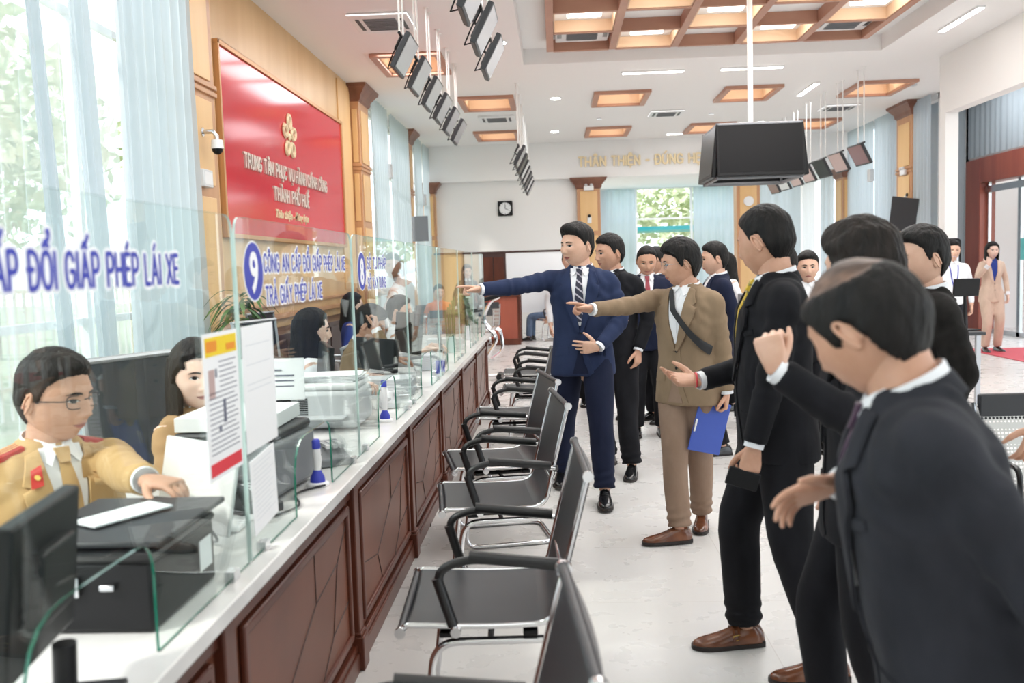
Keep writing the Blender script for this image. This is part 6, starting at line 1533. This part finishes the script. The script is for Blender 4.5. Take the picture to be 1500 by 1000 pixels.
P = Person('young clerk with long black hair, tan jacket and yellow scarf, beside the poster', (-1.30, 3.22, 0), -118, 1.58, skin='skin_pale', female=True, seat=.53, head_yaw=-22, jaw=1.05)
P.head('long', 'hair_brown', nose=.7, lips='lip_red', eyes=1.1, smile=.2)
P.body.m = [3 if v == 3 else v for v in P.body.m]
P.arm('L', (-1.02, 3.2, .90), pole=(0, 0, -1), f=(.8, -.2, -.1), n=(0, 0, -1)); P.arm('R', (-1.1, 2.95, .88), pole=(0, -.5, -1), f=(.8, -.2, -.1), n=(0, 0, -1))
P.upper('jacket_tan'); P.collar('shirt_white', 'jacket_tan'); P.suit_front('jacket_tan', pocket=False)
P.dec('scarf', [(-.035, 1.45), (-.02, 1.40), (-.035, 1.30)], [(.035, 1.45), (.02, 1.40), (.03, 1.28)], 'scarf_yellow', .018, .010, 12, 6, None)
P.legs('suit_black'); P.finish()
def scarf(P): P.dec('scarf', [(-.04, 1.45), (-.02, 1.40), (-.04, 1.27)], [(.04, 1.45), (.02, 1.40), (.035, 1.25)], 'scarf_yellow', .016, .010, 10, 5, None); return P
desk = dict(f=(.8, 0, -.1), n=(0, 0, -1), pole=(0, 0, -1))
scarf(guest('clerk with long black hair seen from behind, white blouse and yellow scarf', (-1.42, 5.2, 0), -72, 1.58, 'long', 'shirt_white', female=True, kind='shirt', seat=.55, skin='skin_pale', arms={'L': dict(wrist=(-1.12, 5.4, .88), **desk), 'R': dict(wrist=(-1.12, 5.05, .88), **desk)})).finish()
guest('man in brown jacket resting his chin on his hand behind the number 8 glass', (-1.44, 6.3, 0), -100, 1.66, 'full', 'jacket_brown', seat=.50, head_yaw=8, head_pitch=-16, skin='skin', lean=12, arms={'R': dict(wrist=(-1.23, 6.2, 1.10), pole=(.3, -.3, -1), f=(.0, .1, 1), n=(-1, 0, 0), pre='fist'), 'L': dict(wrist=(-1.15, 6.45, .88), **desk)}).finish()
scarf(guest('smiling clerk in white blouse and yellow scarf, in profile', (-1.28, 7.35, 0), -88, 1.58, 'short', 'shirt_white', female=True, kind='shirt', seat=.55, skin='skin_light', smile=1, teeth=True, head_yaw=-4, arms={'L': dict(wrist=(-1.02, 7.5, .88), **desk), 'R': dict(wrist=(-1.02, 7.2, .88), **desk)})).finish()
guest('dark haired clerk in blue and white top behind the long haired clerk', (-1.98, 8.8, 0), -80, 1.58, 'long', 'shirt_blue', collar='shirt_white', female=True, kind='shirt', seat=.55, skin='skin_pale').finish()
guest('standing woman in white dress with brown hair, farther behind the glass', (-1.72, 9.6, 0), -95, 1.57, 'wavy', 'shirt_white', female=True, kind='shirt', legs='shirt_white', head_pitch=-20, lean=10, hairm='hair_thin', skin='skin_light').finish()
for x, y, rz, lb, bh in ((-1.58, 2.64, 52, 'mesh swivel chair under the officer', .80), (-1.36, 3.32, 64, 'mesh swivel chair of the young clerk, its tall back seen beside the officer', 1.2), (-1.56, 5.2, 100, 'mesh swivel chair under the long haired clerk in white', .85), (-1.58, 6.33, 80, 'mesh swivel chair under the man in the brown jacket', .85), (-1.42, 7.35, 92, 'mesh swivel chair under the smiling clerk', .9), (-2.12, 8.8, 100, 'mesh swivel chair under the clerk in blue and white', .95)):
    swivel_chair(x, y, rz, lb, bh)
WORLD, AR, DOF, EXPO = 2.3, 1.2, True, 0.28
# ------------------------------------------------------------------ light and camera
def area(name, loc, size, sy, energy, color=(.95, .97, 1), rx=0):
    l = bpy.data.lights.new(name, 'AREA'); l.shape = 'RECTANGLE'; l.size = size; l.size_y = sy; l.energy = energy; l.color = color
    o = bpy.data.objects.new(name, l); COL.objects.link(o); o.location = loc; o.rotation_euler = (rx, 0, 0); return o
w = bpy.data.worlds.new('sky'); SC.world = w; w.use_nodes = True
bg = w.node_tree.nodes['Background']; bg.inputs['Color'].default_value = (.86, .93, 1, 1); bg.inputs['Strength'].default_value = WORLD
# the rectangular light wells of the coffered ceiling
for y in (11.0, 8.2, 5.4): area('ceiling_light', (2.05, y, 4.30), 3.6, 1.6, 62 * AR)
area('ceiling_light', (2.6, 17.6, 4.24), 6, 2.0, 90 * AR)
area('ceiling_light', (-1.8, 12.0, 4.24), .8, 6.0, 60 * AR)
area('ceiling_light', (-1.75, 5.0, 4.22), .8, 6.0, 34 * AR)
area('ceiling_light', (2.0, .5, 4.24), 4.5, 3.0, 40 * AR)
area('ceiling_light', (6.9, 12.5, 4.48), 1.6, 9, 150 * AR)  # extra area light added to brighten the dim entrance bay, no fitting there
area('ceiling_light', (3.2, 23.0, 3.43), 4, 1.5, 40 * AR)
sun = bpy.data.lights.new('sun', 'SUN'); sun.energy = 3.5; sun.angle = rad(8); sun.color = (1, .95, .88); so = bpy.data.objects.new('sun', sun); COL.objects.link(so); so.rotation_euler = (rad(28), rad(-38), 0)
F_, Hc = 1350., 1.5
yaw, pitch, roll = (rad(a) for a in (2.84566, -4.64394, -1.74657))
f = V(-math.sin(yaw) * math.cos(pitch), math.cos(yaw) * math.cos(pitch), math.sin(pitch)); r0 = V(math.cos(yaw), math.sin(yaw), 0); u0 = np.cross(r0, f)
r = math.cos(roll) * r0 + math.sin(roll) * u0; u = -math.sin(roll) * r0 + math.cos(roll) * u0
cam = bpy.data.cameras.new('camera'); co = bpy.data.objects.new('camera', cam); COL.objects.link(co); SC.camera = co
co.matrix_world = Matrix(((r[0], u[0], -f[0], 0), (r[1], u[1], -f[1], 0), (r[2], u[2], -f[2], Hc), (0, 0, 0, 1)))
cam.sensor_width = 36; cam.lens = F_ / 1500 * 36; cam.clip_start = .05; cam.clip_end = 200
cam.dof.use_dof = DOF; cam.dof.focus_distance = 5.3; cam.dof.aperture_fstop = 3.2
SC.view_settings.view_transform = 'Standard'; SC.view_settings.look = 'None'; SC.view_settings.gamma = 1; SC.view_settings.exposure = EXPO
SC.cycles.max_bounces = 8; SC.cycles.transparent_max_bounces = 24; SC.cycles.caustics_reflective = False; SC.cycles.caustics_refractive = False; SC.cycles.sample_clamp_indirect = 6
